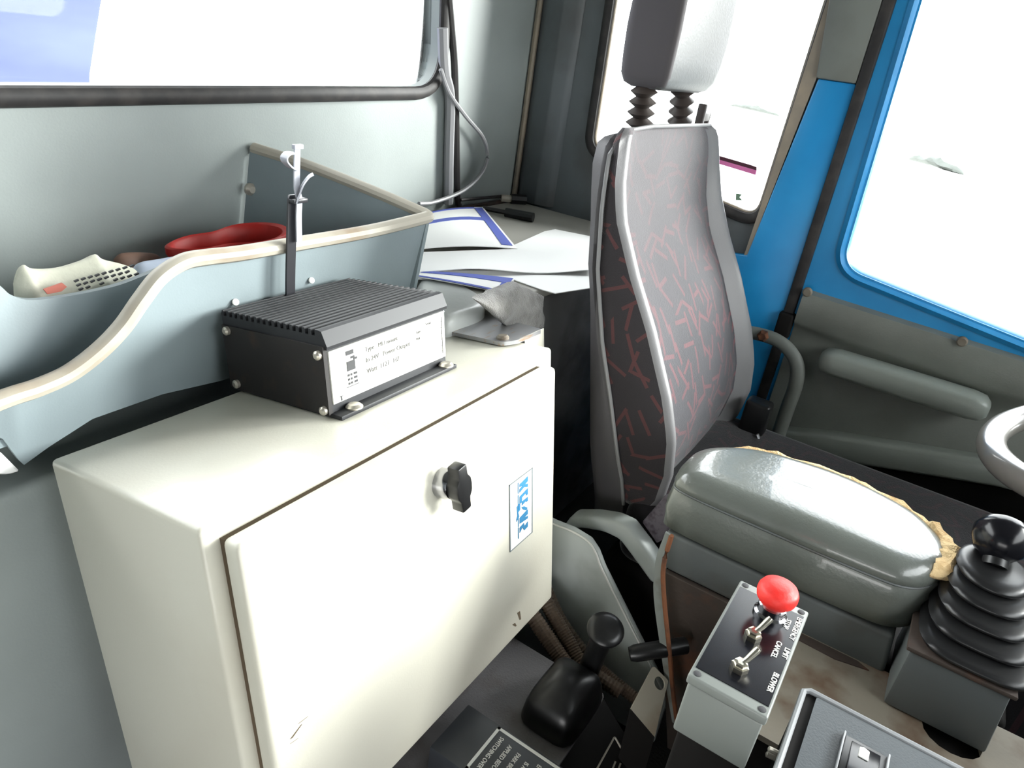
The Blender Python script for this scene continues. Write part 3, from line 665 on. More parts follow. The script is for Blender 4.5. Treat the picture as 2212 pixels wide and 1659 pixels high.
for u, v, w in ((U0-.003, V0+.010, wa+hB-.006), (U0-.003, V1-.012, wa+hB-.002), (U0-.003, V0+.010, wa+.010), (U0-.003, V1-.016, wa+.012)):
    link('end_screw', lathe([(.0055, 0), (.0055, .004), (.003, .006), (.0005, .006)], K(u, v, w), (-1, 0, 0), 12), M['screw'], am)
for u, w in ((U1, wa+hB+.004), (U1, wa+hB-.008)):
    link('side_screw', lathe([(.005, 0), (.005, .006), (.003, .008), (.0005, .008)], K(u, V0+.014, w), (1, 0, 0), 12), M['chrome'], am)
for u in (U0+.028, U1-.014):
    link('foot_screw', lathe([(.0105, 0), (.0105, .002), (.007, .005), (.001, .005)], K(u, V0-.006, wa+.006), KZ, 16), M['screw'], am)
# plinth under the cabinet
tag(link('cabinet_plinth', boxb((.36, .46, -1.095), (.84, .66, -.905), .01), M['dull']), 'dark plinth block under the ivory cabinet', 'plinth')

# ================================================================== THE DRIVER SEAT
seat = thing('driver_seat', 'grey patterned driver seat with a headrest on bellows posts, by the blue pillar', 'seat', W(1.32, .2, -1.095))
FZ = [(-.08, .470), (-.119, .469), (-.18, .459), (-.236, .443), (-.316, .402), (-.397, .353), (-.505, .298), (-.575, .272), (-.64, .262), (-.70, .268), (-.74, .285)]
def yfr(z):
    for (a, ya), (b, yb_) in zip(FZ, FZ[1:]):
        if z <= a and z >= b: return ya+(yb_-ya)*(a-z)/(a-b)
    return FZ[0][1] if z > FZ[0][0] else FZ[-1][1]
def yrear(z): return .403+(.525-.403)*(z+.766)/(.602)
def ypip(z):
    Lp = [(-.13, .491), (-.222, .482), (-.323, .468), (-.445, .433), (-.533, .399), (-.687, .344), (-.75, .335)]
    if z > Lp[0][0]: return Lp[0][1]
    for (a, ya), (b, yb_) in zip(Lp, Lp[1:]):
        if b <= z <= a: return ya+(yb_-ya)*(a-z)/(a-b)
    return Lp[-1][1]
def wid(z):  # left x, right x
    t = max(0, min(1, (z+.24)/.14)); k = t*t
    b = max(0, min(1, (-.62-z)/.12)); 
    return 1.06+.018*k+.02*b*b, 1.585-.05*k-.10*b*b*.6
def ring_front(z, ins=0):
    xl, xr = wid(z); xl += ins; xr -= ins; y = yfr(z)+ins*.5; yp = ypip(z); rc = min(.034, .034)
    top = max(0, min(1, (z+.3)/.15)); low_ = max(0, min(1, (-.6-z)/.1)); rc *= (1-.6*top)
    pts = [(xl, yp), (xl-.004, y+(yp-y)*.5), (xl, y+.012), (xl+.006, y+.003), (xl+.016, y), (xl+.026, y+.004), (xl+.045, y+rc*.7), (xl+.07, y+rc*.9), ((xl+xr)/2-.1, y+rc*.8), ((xl+xr)/2, y+rc*.75), ((xl+xr)/2+.1, y+rc*.8),
           (xr-.085, y+rc*.9), (xr-.058, y+rc), (xr-.05, y+rc*.95), (xr-.036, y+.01), (xr-.022, y), (xr-.008, y+.004), (xr, y+.014), (xr+.002, yp)]
    return [W(a, b, z) for a, b in pts]
zs = [-.745, -.735]+[-.72+.02*i for i in range(30)]+[-.122]
zs = [z for z in zs if z <= -.12]
rings = [ring_front(z) for z in zs]+[ring_front(-.108, .006), ring_front(-.100, .018)]
rings[0] = ring_front(-.745, .02)
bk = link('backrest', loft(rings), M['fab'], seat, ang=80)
# give the side of the cushion its shade as a darker colour and the bolster edge its vinyl
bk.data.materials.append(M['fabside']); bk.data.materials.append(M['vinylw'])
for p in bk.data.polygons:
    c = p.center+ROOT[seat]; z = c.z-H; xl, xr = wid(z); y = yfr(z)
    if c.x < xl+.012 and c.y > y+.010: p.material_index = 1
    elif xl+.0 <= c.x < xl+.022 and z > -.735: p.material_index = 2
    elif c.x > xr-.048: p.material_index = 2
def ring_back(z, ins=0):
    xl, xr = wid(z); xl -= .002-ins; xr += .002-ins; yp = ypip(z)-.0005; yr = max(yrear(z), yp+.03)-ins
    return [W(a, b, z) for a, b in ((xl, yp), (xl-.004, yp+.01), (xl-.002, yr-.025), (xl+.012, yr-.004), (xl+.04, yr), (xr-.04, yr), (xr-.012, yr-.004), (xr, yr-.025), (xr+.002, yp+.01), (xr, yp))]
rb = [ring_back(z) for z in [-.80, -.78]+[-.76+.04*i for i in range(16)]]+[ring_back(-.128, .004), ring_back(-.118, .012), ring_back(-.112, .024)]
link('back_shell', loft(rb), M['shellfab'], seat, ang=60)
link('piping', tube([W(wid(z)[0]-.004, ypip(z), z) for z in [-.74+.03*i for i in range(21)]]+[W(1.10, .488, -.105), W(1.2, .482, -.098), W(1.5, .482, -.1)], .0035, 8), M['pipe'], seat)
# headrest
hx0, hx1, hy0, hy1, hz0, hz1 = 1.207, 1.505, .476, .572, -.043, .21
hr = []
for z, ins in ((hz0, .03), (hz0+.006, .012), (hz0+.02, .003), (hz0+.05, 0), (.05, -.002), (.1, 0), (.17, .004), (.195, .012), (hz1, .04)):
    k = max(0, (.03-z)/.07) if z < .03 else 0
    xr = hx1-ins-.035*k*k; xl = hx0+ins*.6; a, b = hy0+ins*.6, hy1-ins*.6; c = .016
    ring = rounded([W(xl, a, z), W(xr, a, z), W(xr, b, z), W(xl, b, z)], [.012, .045, .02, .02], 5); hr.append(ring)
hd_ = link('headrest', loft(hr), M['headfront'], seat, ang=60)
hd_.data.materials.append(M['headside'])
for p in hd_.data.polygons:
    c = p.center+ROOT[seat]
    if c.x < hx0+.012 or c.y > hy0+.03: p.material_index = 1
for (t, b_) in (((1393, 186), (1377, 298)), ((1476, 186), (1466, 292))):
    a, b = PY(*t, .525), PY(*b_, .525); ax = (b-a); L = ax.length; pr = []
    NB = 5
    for k in range(NB): pr += [(.0125, L*k/NB), (.0255-.002*(NB-k)/NB, L*(k+.5)/NB)]
    pr += [(.0125, L), (.0125, L+.012)]
    link('post_bellows', lathe(pr, a, ax, 20), M['bellow'], seat, ang=20)
a = PY(1512, 262, .53)
bm = boxb((a.x-.006, .522, a.z-H-.05), (a.x+.006, .540, a.z-H+.035), .003); bm = boxb((a.x, .525, a.z-H+.0), (a.x+.05, .537, a.z-H+.018), .003, bm=bm)
bm = boxb((a.x+.04, .525, a.z-H-.035), (a.x+.05, .537, a.z-H+.018), .003, bm=bm); link('belt_guide', bm, M['bellow'], seat)
# cushion, side valance, base
link('seat_cushion', boxb((1.055, -.38, -.85), (1.575, .33, -.712), .035, 5), M['cushion'], seat)
rp_ = [PX(1253, 1096, 1.035), PX(1300, 1096, 1.035), PX(1345, 1103, 1.035), PX(1378, 1118, 1.035), PX(1410, 1160, 1.035), PX(1450, 1215, 1.035)]
n_ = [p-Vector((0, -.012, .034)) for p in rp_[::-1]]
link('side_cover', prism(rp_+n_, (-.04, 0, 0), .009, 3), M['tunnel'], seat)
link('seat_webbing', prism([PX(1392, 1122, 1.05), PX(1440, 1066, 1.05), PX(1482, 1072, 1.05), PX(1470, 1110, 1.05), PX(1436, 1160, 1.05), PX(1424, 1168, 1.05)], (-.012, 0, 0), .003, 2), M['webbing'], seat)
link('seat_base', boxb((1.06, -.14, -1.09), (1.56, .35, -.851), .02), M['dull'], seat)
bkl = link('buckle', boxb((1.50, .20, -.72), (1.545, .255, -.64), .008), M['black'], seat)
a = PX(1615, 965, 1.49); link('buckle_tongue', tube(spline([PX(1596, 968, 1.49), PX(1625, 962, 1.49), PX(1640, 955, 1.49), PX(1636, 938, 1.49)], 4), .006, 6, flat=.5), M['steel'], seat)
# belt webbing hanging between seat and pillar
# grab bar
gb = thing('grab_bar', 'bent grey metal bar bolted to the blue pillar beside the seat', 'bar', W(1.67, .2, -1.095))
pth = spline([PX(1598, 715, 1.69), PX(1640, 722, 1.69), PX(1678, 735, 1.685), PX(1706, 758, 1.68), PX(1722, 790, 1.675), PX(1719, 830, 1.67), PX(1700, 885, 1.67), PX(1665, 985, 1.665), PX(1630, 1080, 1.665), W(1.66, .21, -1.09)], 6)
link('rail', tube(pth, .0165, 12, False, (1, 0, 0), .75), M['trimgrey'], gb, ang=60)
c = PX(1648, 726, 1.675); link('bolt', lathe([(.014, .008), (.014, -.003), (.009, -.009), (.001, -.009)], c, (1, 0, 0), 6), M['rust'], gb)

# ================================================================== ARMREST CONSOLE
ac = thing('armrest_console', 'grey padded armrest console with torn yellow foam edge, left of the wheel', 'armrest', W(.94, .04, -.665))
pl_ = [(.851, .185), (.872, .208), (.915, .213), (.965, .203), (1.018, .15), (1.04, .08), (1.045, .0), (1.02, -.085), (.975, -.128), (.93, -.138), (.885, -.125), (.858, -.10), (.850, -.06), (.848, .05)]
po = spline([W(x, y, 0) for x, y in pl_], 5, True); cc = sum(po, Vector())/len(po)
def lvl(z, ins):
    out = []
    for i, p in enumerate(po):
        zz = z+.003*math.sin(max(0, min(1, (p.y+.14)/.35))*math.pi)*max(0, min(1, ins/.03))
        q = Vector((cc.x+(p.x-cc.x)*(1-ins/.095), cc.y+(p.y-cc.y)*(1-ins/.17), 0)); q.z = zz+H; out.append(q)
    return out
rg = [lvl(-.594, .006), lvl(-.59, 0), lvl(-.572, -.001), lvl(-.56, -.003), lvl(-.547, -.001), lvl(-.530, .0005), lvl(-.5275, .0025), lvl(-.525, .0005), lvl(-.518, .0015), lvl(-.510, .005), lvl(-.504, .011), lvl(-.500, .019), lvl(-.498, .03), lvl(-.4975, .055), lvl(-.4972, .085)]
pad = link('pad', loft(rg), M['pad'], ac, ang=70)
link('seam', tube(lvl(-.5275, .0012), .0018, 6, True), M['base'], pad)
fo_ = [i for i in range(len(po)) if (po[i].x > .955 or po[i].y < -.118) and po[i].y < .19]
ring0 = lvl(-.512, .004); pts = [ring0[i] for i in sorted(fo_)]
fm = bmesh.new(); rr = random.Random(3); rgs = []
for j, p in enumerate(pts):
    e_ = min(1, j/4, (len(pts)-1-j)/3); s = .0015+e_*(.0035+.0045*rr.random()+(.007 if p.y < -.105 else 0))
    i = sorted(fo_)[j]; a = (po[(i+1) % len(po)]-po[i-1]).normalized(); n = Vector((a.y, -a.x, 0))
    if n.dot(p-cc) < 0: n = -n
    ring = []
    for k in range(10):
        an = 2*math.pi*k/10; q = s*(.8+.5*rr.random())
        ring.append(p+n*(math.cos(an)*q)+Vector((0, 0, math.sin(an)*q*.9+.0)))
    rgs.append(ring)
fm.free(); link('torn_foam', loft(rgs), M['foam'], pad, ang=20)
bm = hexa([W(.856, -.118, -.662), W(1.0, -.118, -.662), W(1.0, .185, -.662), W(.856, .185, -.662), W(.852, -.11, -.597), W(1.0, -.11, -.597), W(1.0, .196, -.597), W(.852, .196, -.597)], .006, 3)
link('console_box', bm, M['base'], ac)
# rusty support under the console and its edge plate
sp_ = thing('console_bracket', 'rusty sheet metal bracket with a pale vertical edge under the armrest console', 'bracket', W(.83, .03, -1.095))
lft = [PX(x, y, .80) for x, y in ((1437, 1150), (1416, 1212), (1412, 1290), (1428, 1410), (1438, 1480), (1452, 1560))]
rgt = [PX(x, y, .80) for x, y in ((1447, 1156), (1430, 1220), (1431, 1290), (1443, 1410), (1450, 1490), (1460, 1566))]
link('edge_flange', prism(spline(lft, 4)+spline(rgt[::-1], 4), (.004, 0, 0)), M['estopbox'], sp_)
r2 = [p+Vector((0, -.008, 0)) for p in rgt]
link('rusty_edge', tube(spline([p+Vector((.001, -.002, 0)) for p in rgt], 4), .0035, 8), M['rust'], sp_)
link('side_sheet', prism([W(.852, .19, -.664), W(.852, -.11, -.664), W(.852, -.11, -.98), W(.852, .10, -.98)], (.01, 0, 0), .001, 1), M['darkrust'], sp_)
link('pedestal', boxb((.88, -.26, -1.09), (1.0, .08, -.664), .01), M['dull'], sp_)
# rusty tray plate beside the console
rp2 = thing('rusty_plate', 'beige rust-stained steel plate with a dark hole, below the joystick', 'plate', W(.75, -.12, -.672))
ro = [W(.655, .03, -.664), W(.86, .02, -.664), W(.86, -.30, -.664), W(.80, -.33, -.664), W(.655, -.33, -.664)]
hcx = PZ(2050, 1600, -.664); hole = [hcx+Vector((.028*math.cos(t*math.pi/8), .032*math.sin(t*math.pi/8), 0)) for t in range(16)]
link('plate', holed(ro, [hole], (0, 0, .008)), M['ruststeel'], rp2)
fl = [PX(1745, 1480, .735), PX(1830, 1530, .735), PX(1950, 1560, .735), PX(2060, 1580, .74), PX(2160, 1640, .745), PX(2230, 1690, .75)]
link('rust_patch', prism([W(.838, .01, -.656), W(.852, .01, -.656), W(.852, -.085, -.656), W(.845, -.1, -.656), W(.835, -.06, -.656)], (0, 0, .0015)), M['darkrust'], rp2)
link('apron', boxb((.66, -.33, -1.09), (.85, .02, -.672), .01), M['dull'], rp2)
# joystick
js = thing('joystick', 'black bellows joystick with a glossy grip, at the front end of the armrest', 'joystick', W(.87, -.17, -.66))
hx = hexa([W(.80, -.232, -.655), W(.93, -.232, -.655), W(.93, -.122, -.655), W(.80, -.122, -.655), W(.80, -.225, -.566), W(.92, -.225, -.566), W(.92, -.122, -.566), W(.80, -.122, -.566)], .004, 2)
link('base_box', hx, M['base'], js)
link('rusty_lip', boxb((.797, -.23, -.568), (.925, -.118, -.562), .002, 2), M['darkrust'], js)
gc = W(.862, -.186, -.562); gq = up(ray(2165, 1150)*.87); gt = gc.lerp(gq, .72); ax = (gt-gc); L = ax.length
rings = []; NR = 5
def sqr(c, r, n=32, pw=.55, dx=Vector((1, 0, 0)), dy=Vector((0, 1, 0))):
    o = []
    for k in range(n):
        an = 2*math.pi*k/n; ca, sa = math.cos(an), math.sin(an)
        o.append(c+dx*(math.copysign(abs(ca)**pw, ca)*r)+dy*(math.copysign(abs(sa)**pw, sa)*r*.88))
    return o
for k in range(NR):
    r = .071-.0062*k
    for t, d in ((.05, -.010), (.25, -.003), (.5, 0), (.75, -.003), (.93, -.010)):
        rings.append(sqr(gc+ax*((k+t)/NR), r+d, pw=.55+.09*k))
gt2 = link('bellows', loft(rings), M['black'], js, ang=70)
hp_ = [gt+ax*t for t in (-.05, .1, .25)]
link('neck', tube([gt-ax*.05, gt+ax*.2], .014, 14), M['black'], js)
g0 = P(2180, 1150, 2, -.40)
hr_ = [(.014, -.006), (.026, .004), (.031, .018), (.030, .032), (.022, .044), (.010, .049), (.001, .050)]
link('grip', lathe(hr_, gt+ax*.10, ax, 24), M['face'], js)
# ------------------------------------------------------------------ emergency stop box
EZ = -.5
nl, nr, fl_, fr_ = PZ(1487, 1464, EZ), PZ(1662, 1547, EZ), PZ(1597, 1250, EZ), PZ(1748, 1322, EZ)
ex0, ex1, ey0, ey1 = (nl.x+nr.x)/2, (fl_.x+fr_.x)/2, (nr.y+fr_.y)/2, (nl.y+fl_.y)/2
es = thing('emergency_stop_box', 'grey switch box with a red mushroom button and two toggles, before the armrest', 'switch box', W((ex0+ex1)/2, (ey0+ey1)/2, EZ-.075))
link('case', boxb((ex0+.002, ey0+.002, EZ-.075), (ex1-.002, ey1-.002, EZ-.011), .003), M['estopbox'], es)
link('lid', boxb((ex0, ey0, EZ-.0108), (ex1, ey1, EZ), .0022), M['estopbox'], es)
fp = link('face_plate', boxb((ex0+.013, ey0+.003, EZ-.001), (ex1-.013, ey1-.003, EZ+.0008)), M['face'], es)
for x in (ex0+.0065, ex1-.0065):
    for y in (ey0+.007, ey1-.007): link('screw', lathe([(.0036, -.002), (.0036, .0006), (.002, .0010), (.0005, .0010)], W(x, y, EZ), (0, 0, 1), 12), M['ink'], es)
bc = PZ(1662, 1328, EZ)
link('button_collar', lathe([(.017, 0), (.017, .004), (.0145, .006), (.0145, .014), (.012, .016)], bc, (0, 0, 1), 28), M['chrome'], es)
rb_ = [(.012, .014), (.0155, .018), (.0195, .023), (.0208, .028), (.0205, .033), (.018, .038), (.014, .0385), (.0135, .0392), (.008, .0405), (.001, .041)]
link('mushroom_button', lathe(rb_, bc, (0, 0, 1), 36), M['red'], es, ang=60)
for px, py in ((1627, 1372), (1598, 1440)):
    c = PZ(px, py, EZ+.004)
    tg = link('toggle_nut', lathe([(.0085, -.005), (.0085, .002), (.0065, .0025), (.0065, .006), (.004, .0065)], c, (0, 0, 1), 6), M['brass'], es, smooth=False)
    d = Vector((.55, -.38, .78)); link('toggle_lever', tube([c+Vector((0, 0, .003)), c+d*.010, c+d*.021, c+d*.024], .0032, 12, rfun=lambda t: .8+.45*t if t < .9 else .9), M['brass'], tg)
def et(t, x, y, h=.0052, bm=None): return textmesh(t, W(x, y, EZ+.0008), (-1, 0, 0), (0, -1, 0), h, 'CENTER', bm=bm, weight=.012, sx=.92)
tx = lambda a, b: PZ(a, b, EZ).x
bm = et('EMERGENCY', tx(1714, 1358), ey0+.0085); bm = et('STOP', tx(1694, 1347), ey0+.0175, bm=bm)
bm = et('LIMIT', tx(1691, 1410), ey0+.0085, bm=bm); bm = et('CANCEL', tx(1671, 1402), ey0+.0175, bm=bm)
bm = et('BLOWER', tx(1664, 1473), ey0+.0095, bm=bm)
link('lettering', bm, M['white'], fp)
tag(link('stop_box_pedestal', boxb((ex0+.012, ey0+.006, -1.09), (.645, ey1-.006, EZ-.0755), .004), M['dull']), 'dark upright support under the red-button switch box', 'support')
# ------------------------------------------------------------------ dash panel at lower right
DZ = -.56
dp = thing('dash_panel', 'dark grey dash panel with a rocker switch at the bottom right corner', 'panel', W(.55, -.14, -.80))
pc = PZ(1735, 1487, DZ); p1 = PZ(1655, 1640, DZ); p2 = PZ(2085, 1659, DZ)
xr_, yt_ = pc.x, min(pc.y, -.026)
o4 = [W(.33, yt_, DZ), W(xr_, yt_, DZ), W(xr_, -.42, DZ), W(.33, -.42, DZ)]
link('panel_body', prism(rounded(o4, [.002, .008, .002, .002], 4), (0, 0, -.24)), M['dull'], dp)
link('panel_face', prism(rounded([p+Vector(d) for p, d in zip(o4, ((.002, -.014, 0), (-.005, -.014, 0), (-.005, .004, 0), (.002, .004, 0)))], .003, 3), (0, 0, .003)), M['panel'], dp)
lp_ = [Vector(p) for p in rounded(o4, [.002, .008, .002, .002], 4)]
link('panel_rim', tube([W(.33, yt_-.001, DZ+.002), W(xr_-.006, yt_-.001, DZ+.002), W(xr_-.001, yt_-.007, DZ+.002), W(xr_-.001, -.42, DZ+.002)], .0032, 8), M['paneledge'], dp)
sc_ = PZ(1862, 1640, DZ+.003)
link('switch_bezel', boxb((sc_.x-.045, sc_.y-.020, DZ+.003), (sc_.x+.017, sc_.y+.018, DZ+.0055), .001, 2), M['black'], dp)
link('rocker', hexa([W(sc_.x-.04, sc_.y-.014, DZ+.0055), W(sc_.x+.012, sc_.y-.014, DZ+.0055), W(sc_.x+.012, sc_.y+.012, DZ+.0055), W(sc_.x-.04, sc_.y+.012, DZ+.0055), W(sc_.x-.04, sc_.y-.014, DZ+.014), W(sc_.x+.012, sc_.y-.014, DZ+.007), W(sc_.x+.012, sc_.y+.012, DZ+.007), W(sc_.x-.04, sc_.y+.012, DZ+.014)], .001, 2), M['face'], dp)
link('rocker_lamp', prism([W(sc_.x-.006, sc_.y-.004, DZ+.0075), W(sc_.x+.007, sc_.y-.004, DZ+.0065), W(sc_.x+.009, sc_.y+.001, DZ+.0065), W(sc_.x+.007, sc_.y+.005, DZ+.0065), W(sc_.x-.006, sc_.y+.005, DZ+.0075)], (0, 0, .003), .0005, 1), M['label'], dp)
for k in range(2): link('bezel_edge', boxb((sc_.x-.05, sc_.y+.0185-.040*k, DZ+.003), (sc_.x+.018, sc_.y+.0205-.040*k, DZ+.009), .0008, 2), M['paneledge'], dp)
c = PX(1640, 1600, .555); cs = thing('panel_screws', None, None, c); bpy.data.objects.remove(cs); ROOT.pop(cs, None) if False else None
for dy in (0, .006):
    link('screw', lathe([(.0028, 0), (.0028, .010), (.001, .011)], Vector((c.x-.002, yt_+.001, c.z-dy*1.2)), (-.3, 1, .2), 8), M['screw'], dp)

# ================================================================== PARK BRAKE CONSOLE, PLACARD, CONDUITS
PZ0 = -.885
pb = thing('brake_console', 'dark speckled console plate at bottom centre under the T lever', 'console', W(.6, .3, -1.095))
x1 = PZ(1310, 1500, PZ0).x; y0 = PZ(1310, 1500, PZ0).y
cp = [W(.33, .41, PZ0), W(x1+.002, .41, PZ0), W(x1, y0, PZ0), W(.33, y0-.002, PZ0)]
cp = [cp[0], cp[1], cp[2], cp[3]]
link('top_plate', prism(rounded(cp, [.002, .002, .014, .002], 5), (0, 0, -.006), 0), M['plate'], pb)
link('console_body', boxb((.35, y0+.012, -1.09), (x1-.008, .40, PZ0-.0065), .01), M['dull'], pb)
link('front_skirt', prism([W(.33, y0+.004, PZ0-.0065), W(x1, y0+.004, PZ0-.0065), W(x1-.014, y0-.07, PZ0-.057), W(.33, y0-.07, PZ0-.057), ], (0, 0, -.14), .004, 2), M['dull'], pb)
# yellow-white diamond sign on the skirt
sg = thing('warning_label', 'black diamond label with a thin white outline, before the T lever', 'label', W(.7, y0-.04, -.94))
n1 = Vector((0, .035-.0, 0)); sA = P(1326, 1592, 1, y0-.012)
e1 = (W(x1-.014, y0-.07, PZ0-.057)-W(x1, y0+.004, PZ0-.0065)); e1.normalize(); ex = Vector((1, 0, 0)); nn = ex.cross(-e1).normalized()
if nn.z < 0: nn = -nn
so = W(x1, y0+.004, PZ0-.0065)
def on(px, py):
    q = ray(px, py); o0 = Vector((0, 0, H)); t = (so-o0).dot(nn)/q.dot(nn); return o0+q*t
dpts = [on(1326, 1592), on(1375, 1680), on(1322, 1760), on(1272, 1690)]
link('plate', decal(dpts, nn, .001), M['dull'], sg)
link('outline', tube(rounded([p+nn*.0018 for p in dpts], .003, 3), .0015, 6, True, tuple(nn)), M['rim'], sg)
bm = None
for px, py in ((1316, 1658), (1327, 1662)):
    bm = decal([on(px, py+14), on(px+4, py+14), on(px+14, py-12), on(px+11, py-14)], nn, .0016, bm)
link('bars', bm, M['rim'], sg)
# T lever
tl = thing('brake_lever', 'black T-handled brake lever with a round disc top, in a glossy housing', 'lever', PZ(1235, 1530, PZ0+.001))
b0 = W(.731, .2455, PZ0+.0005)
rings = []
for z, r, pw in ((0, .057, .45), (.006, .0585, .45), (.028, .0545, .42), (.045, .049, .42), (.055, .040, .48), (.061, .026, .6), (.065, .018, .9)):
    o = []
    for k in range(32):
        an = 2*math.pi*k/32; ca, sa = math.cos(an), math.sin(an)
        o.append(b0+Vector((math.copysign(abs(ca)**pw, ca)*r*1.12-.006*z/.057, math.copysign(abs(sa)**pw, sa)*r*.78, z)))
    rings.append(o)
link('housing', loft(rings), M['black'], tl, ang=50)
s0 = PZ(1262, 1462, PZ0+.045); s1 = PZ(1308, 1372, -.485)
s0 = P(1262, 1470, 1, .25); dk = ray(1308, 1360); s1 = up(dk*1.013); 
link('stem', tube([s0.lerp(s1, -.12), s0, s0.lerp(s1, .7), s1], .018, 16, rfun=lambda t: 1.0-.15*t), M['black'], tl)
axk = (s1-s0).normalized()
link('disc_knob', lathe([(.015, -.017), (.018, -.010), (.0262, -.004), (.0272, 0), (.0255, .0035), (.017, .007), (.001, .0085)], s1, axk, 28), M['black'], tl, ang=60)
# raised box with the instruction placard
pk = thing('placard_box', 'dark box bearing a white-lettered instruction placard, at bottom centre', 'box', W(.58, .26, PZ0))
TZ = -.84
t1 = PZ(1010, 1522, TZ); t2 = PZ(928, 1612, TZ); rx = PZ(1190, 1652, TZ)
link('box', boxb((t2.x-.0, .145, PZ0+.0005), (t1.x+.002, t1.y, TZ), .002, 2), M['placard'], pk)
k1 = PZ(1077, 1570, TZ); k2 = PZ(1002, 1650, TZ); k3 = PZ(1188, 1659, TZ)
sx0, sx1, sy1 = k2.x-.004, t1.x-.0015, k1.y; sy0 = .160
def band(a, b, c, d, bm=None): return decal([W(a, c, TZ), W(b, c, TZ), W(b, d, TZ), W(a, d, TZ)], (0, 0, 1), .0008, bm)
bm = band(sx0, sx1, sy1-.004, sy1); bm = band(sx1-.004, sx1, sy0, sy1, bm); bm = band(sx0, sx0+.004, sy0, sy1, bm); bm = band(sx0, sx1, sy0, sy0+.004, bm)
link('placard_border', bm, M['white'], pk)
lines = ['LIFT', 'DRIVER', 'SWITCH', 'ENSURE VEHICLE', 'IS AT IDLE &', 'PARK BRAKE IS', 'APPLIED BEFORE', 'SWITCHING OVER']
xm = (sx0+sx1)/2; bm = None; lh = (sy1-.008-sy0-.0085)/7.2
for i, tx in enumerate(lines):
    bm = textmesh(tx, W(xm, sy0+.0085+lh*i+(.0 if i > 2 else -.003), TZ), (-1, 0, 0), (0, -1, 0), .006, 'CENTER', bm=bm, weight=.01, sx=.78)
link('lettering', bm, M['white'], pk)
# conduits
def conduit(name, pts, r, label):
    path = spline(pts, 14); L = sum((a-b).length for a, b in zip(path, path[1:])); n = int(L/.0026); res = []
    for i in range(n+1):
        t = i/n*(len(path)-1); k = min(len(path)-2, int(t)); res.append(path[k].lerp(path[k+1], t-k))
    i_ = [0]
    t = bmesh.new(); N = len(res); rings = []
    for i, p in enumerate(res):
        d = (res[min(i+1, N-1)]-res[max(i-1, 0)]).normalized(); s = d.cross(Vector((0, 0, 1))).normalized(); u = s.cross(d); rr = r*(1 if i % 2 else .86)
        rings.append([t.verts.new(p+(s*math.cos(k*math.pi/6)+u*math.sin(k*math.pi/6))*rr) for k in range(12)])
    for a, b in zip(rings, rings[1:]):
        for k in range(12): t.faces.new([a[k], a[(k+1) % 12], b[(k+1) % 12], b[k]])
    t.faces.new(rings[0]); t.faces.new(rings[-1][::-1])
    tag(link(name, t, M['conduit'], ang=15), label, 'conduit', None)
def DP(px, py, d): return up(ray(px, py)*d)
conduit('corrugated_conduit', [DP(1105, 1265, 1.22), DP(1160, 1345, 1.19), DP(1200, 1405, 1.17), DP(1240, 1460, 1.15), DP(1285, 1510, 1.14)], .0145, 'thickest brown corrugated conduit, nearest the console plate, from under the cabinet')
conduit('corrugated_conduit', [DP(1150, 1245, 1.24), DP(1190, 1320, 1.21), DP(1225, 1380, 1.19), DP(1262, 1440, 1.17), DP(1340, 1495, 1.15)], .013, 'middle dark corrugated conduit passing behind the T lever from the cabinet')
conduit('corrugated_conduit', [DP(1170, 1245, 1.26), DP(1212, 1340, 1.225), DP(1275, 1425, 1.195), DP(1330, 1475, 1.17), DP(1400, 1530, 1.14)], .011, 'thinnest black ribbed conduit running along the pale tunnel cover')
# tunnel cover
tp = [(.60, -.745), (.45, -.742), (.409, -.742), (.37, -.738), (.336, -.742), (.318, -.757), (.301, -.782), (.25, -.84), (.193, -.904), (.146, -.959), (.135, -.98), (.135, -1.092), (.60, -1.092)]
tc_ = thing('tunnel_cover', 'pale grey vinyl tunnel cover with a curved top seam, between cabinet and seat', 'cover', W(.96, .35, -1.094))
link('cover', prism([W(.94, y, z) for y, z in tp], (.012, 0, 0), .004, 2), M['tunnel'], tc_)
link('seam', tube(spline([W(.9385, y+.002, z-.004) for y, z in tp[:10]], 4), .0018, 6), M['white'], tc_)
# black lever and drilled bracket beside it
lv = tag(link('stub_lever', tube([DP(1360, 1413, 1.02), DP(1372, 1411, 1.02), DP(1430, 1402, 1.02), DP(1480, 1394, 1.03)], .0125, 12, rfun=lambda t: .8 if t < .1 else 1), M['black']), 'short black stub lever poking from under the armrest bracket', 'lever')
bb = thing('drilled_bracket', 'dirty white metal tab with one dark hole, right of the T lever', 'bracket', DP(1405, 1520, 1.0))
q4 = [DP(1412, 1438, 1.02), DP(1444, 1470, 1.02), DP(1412, 1592, .985), DP(1363, 1532, .985)]
nb = (q4[1]-q4[0]).cross(q4[3]-q4[0]).normalized()
ce = DP(1425, 1476, 1.014); hl = [ce+((q4[1]-q4[0]).normalized()*math.cos(t*math.pi/6)+(q4[3]-q4[0]).normalized()*math.sin(t*math.pi/6)*.9)*.0095 for t in range(12)]
hl = [p-nb*((p-q4[0]).dot(nb)) for p in hl]
q4[2] = q4[2]-nb*((q4[2]-q4[0]).dot(nb))
q4[3] = q4[3]; 
link('tab', holed(rounded(q4, [.004, .003, .001, .001], 3), [hl], nb*.003), M['rim'], bb)
link('lug', prism([q4[3], q4[2], q4[2]+Vector((.03, .0, -.2)), q4[3]+Vector((.03, 0, -.2))], nb*.003), M['dull'], bb)
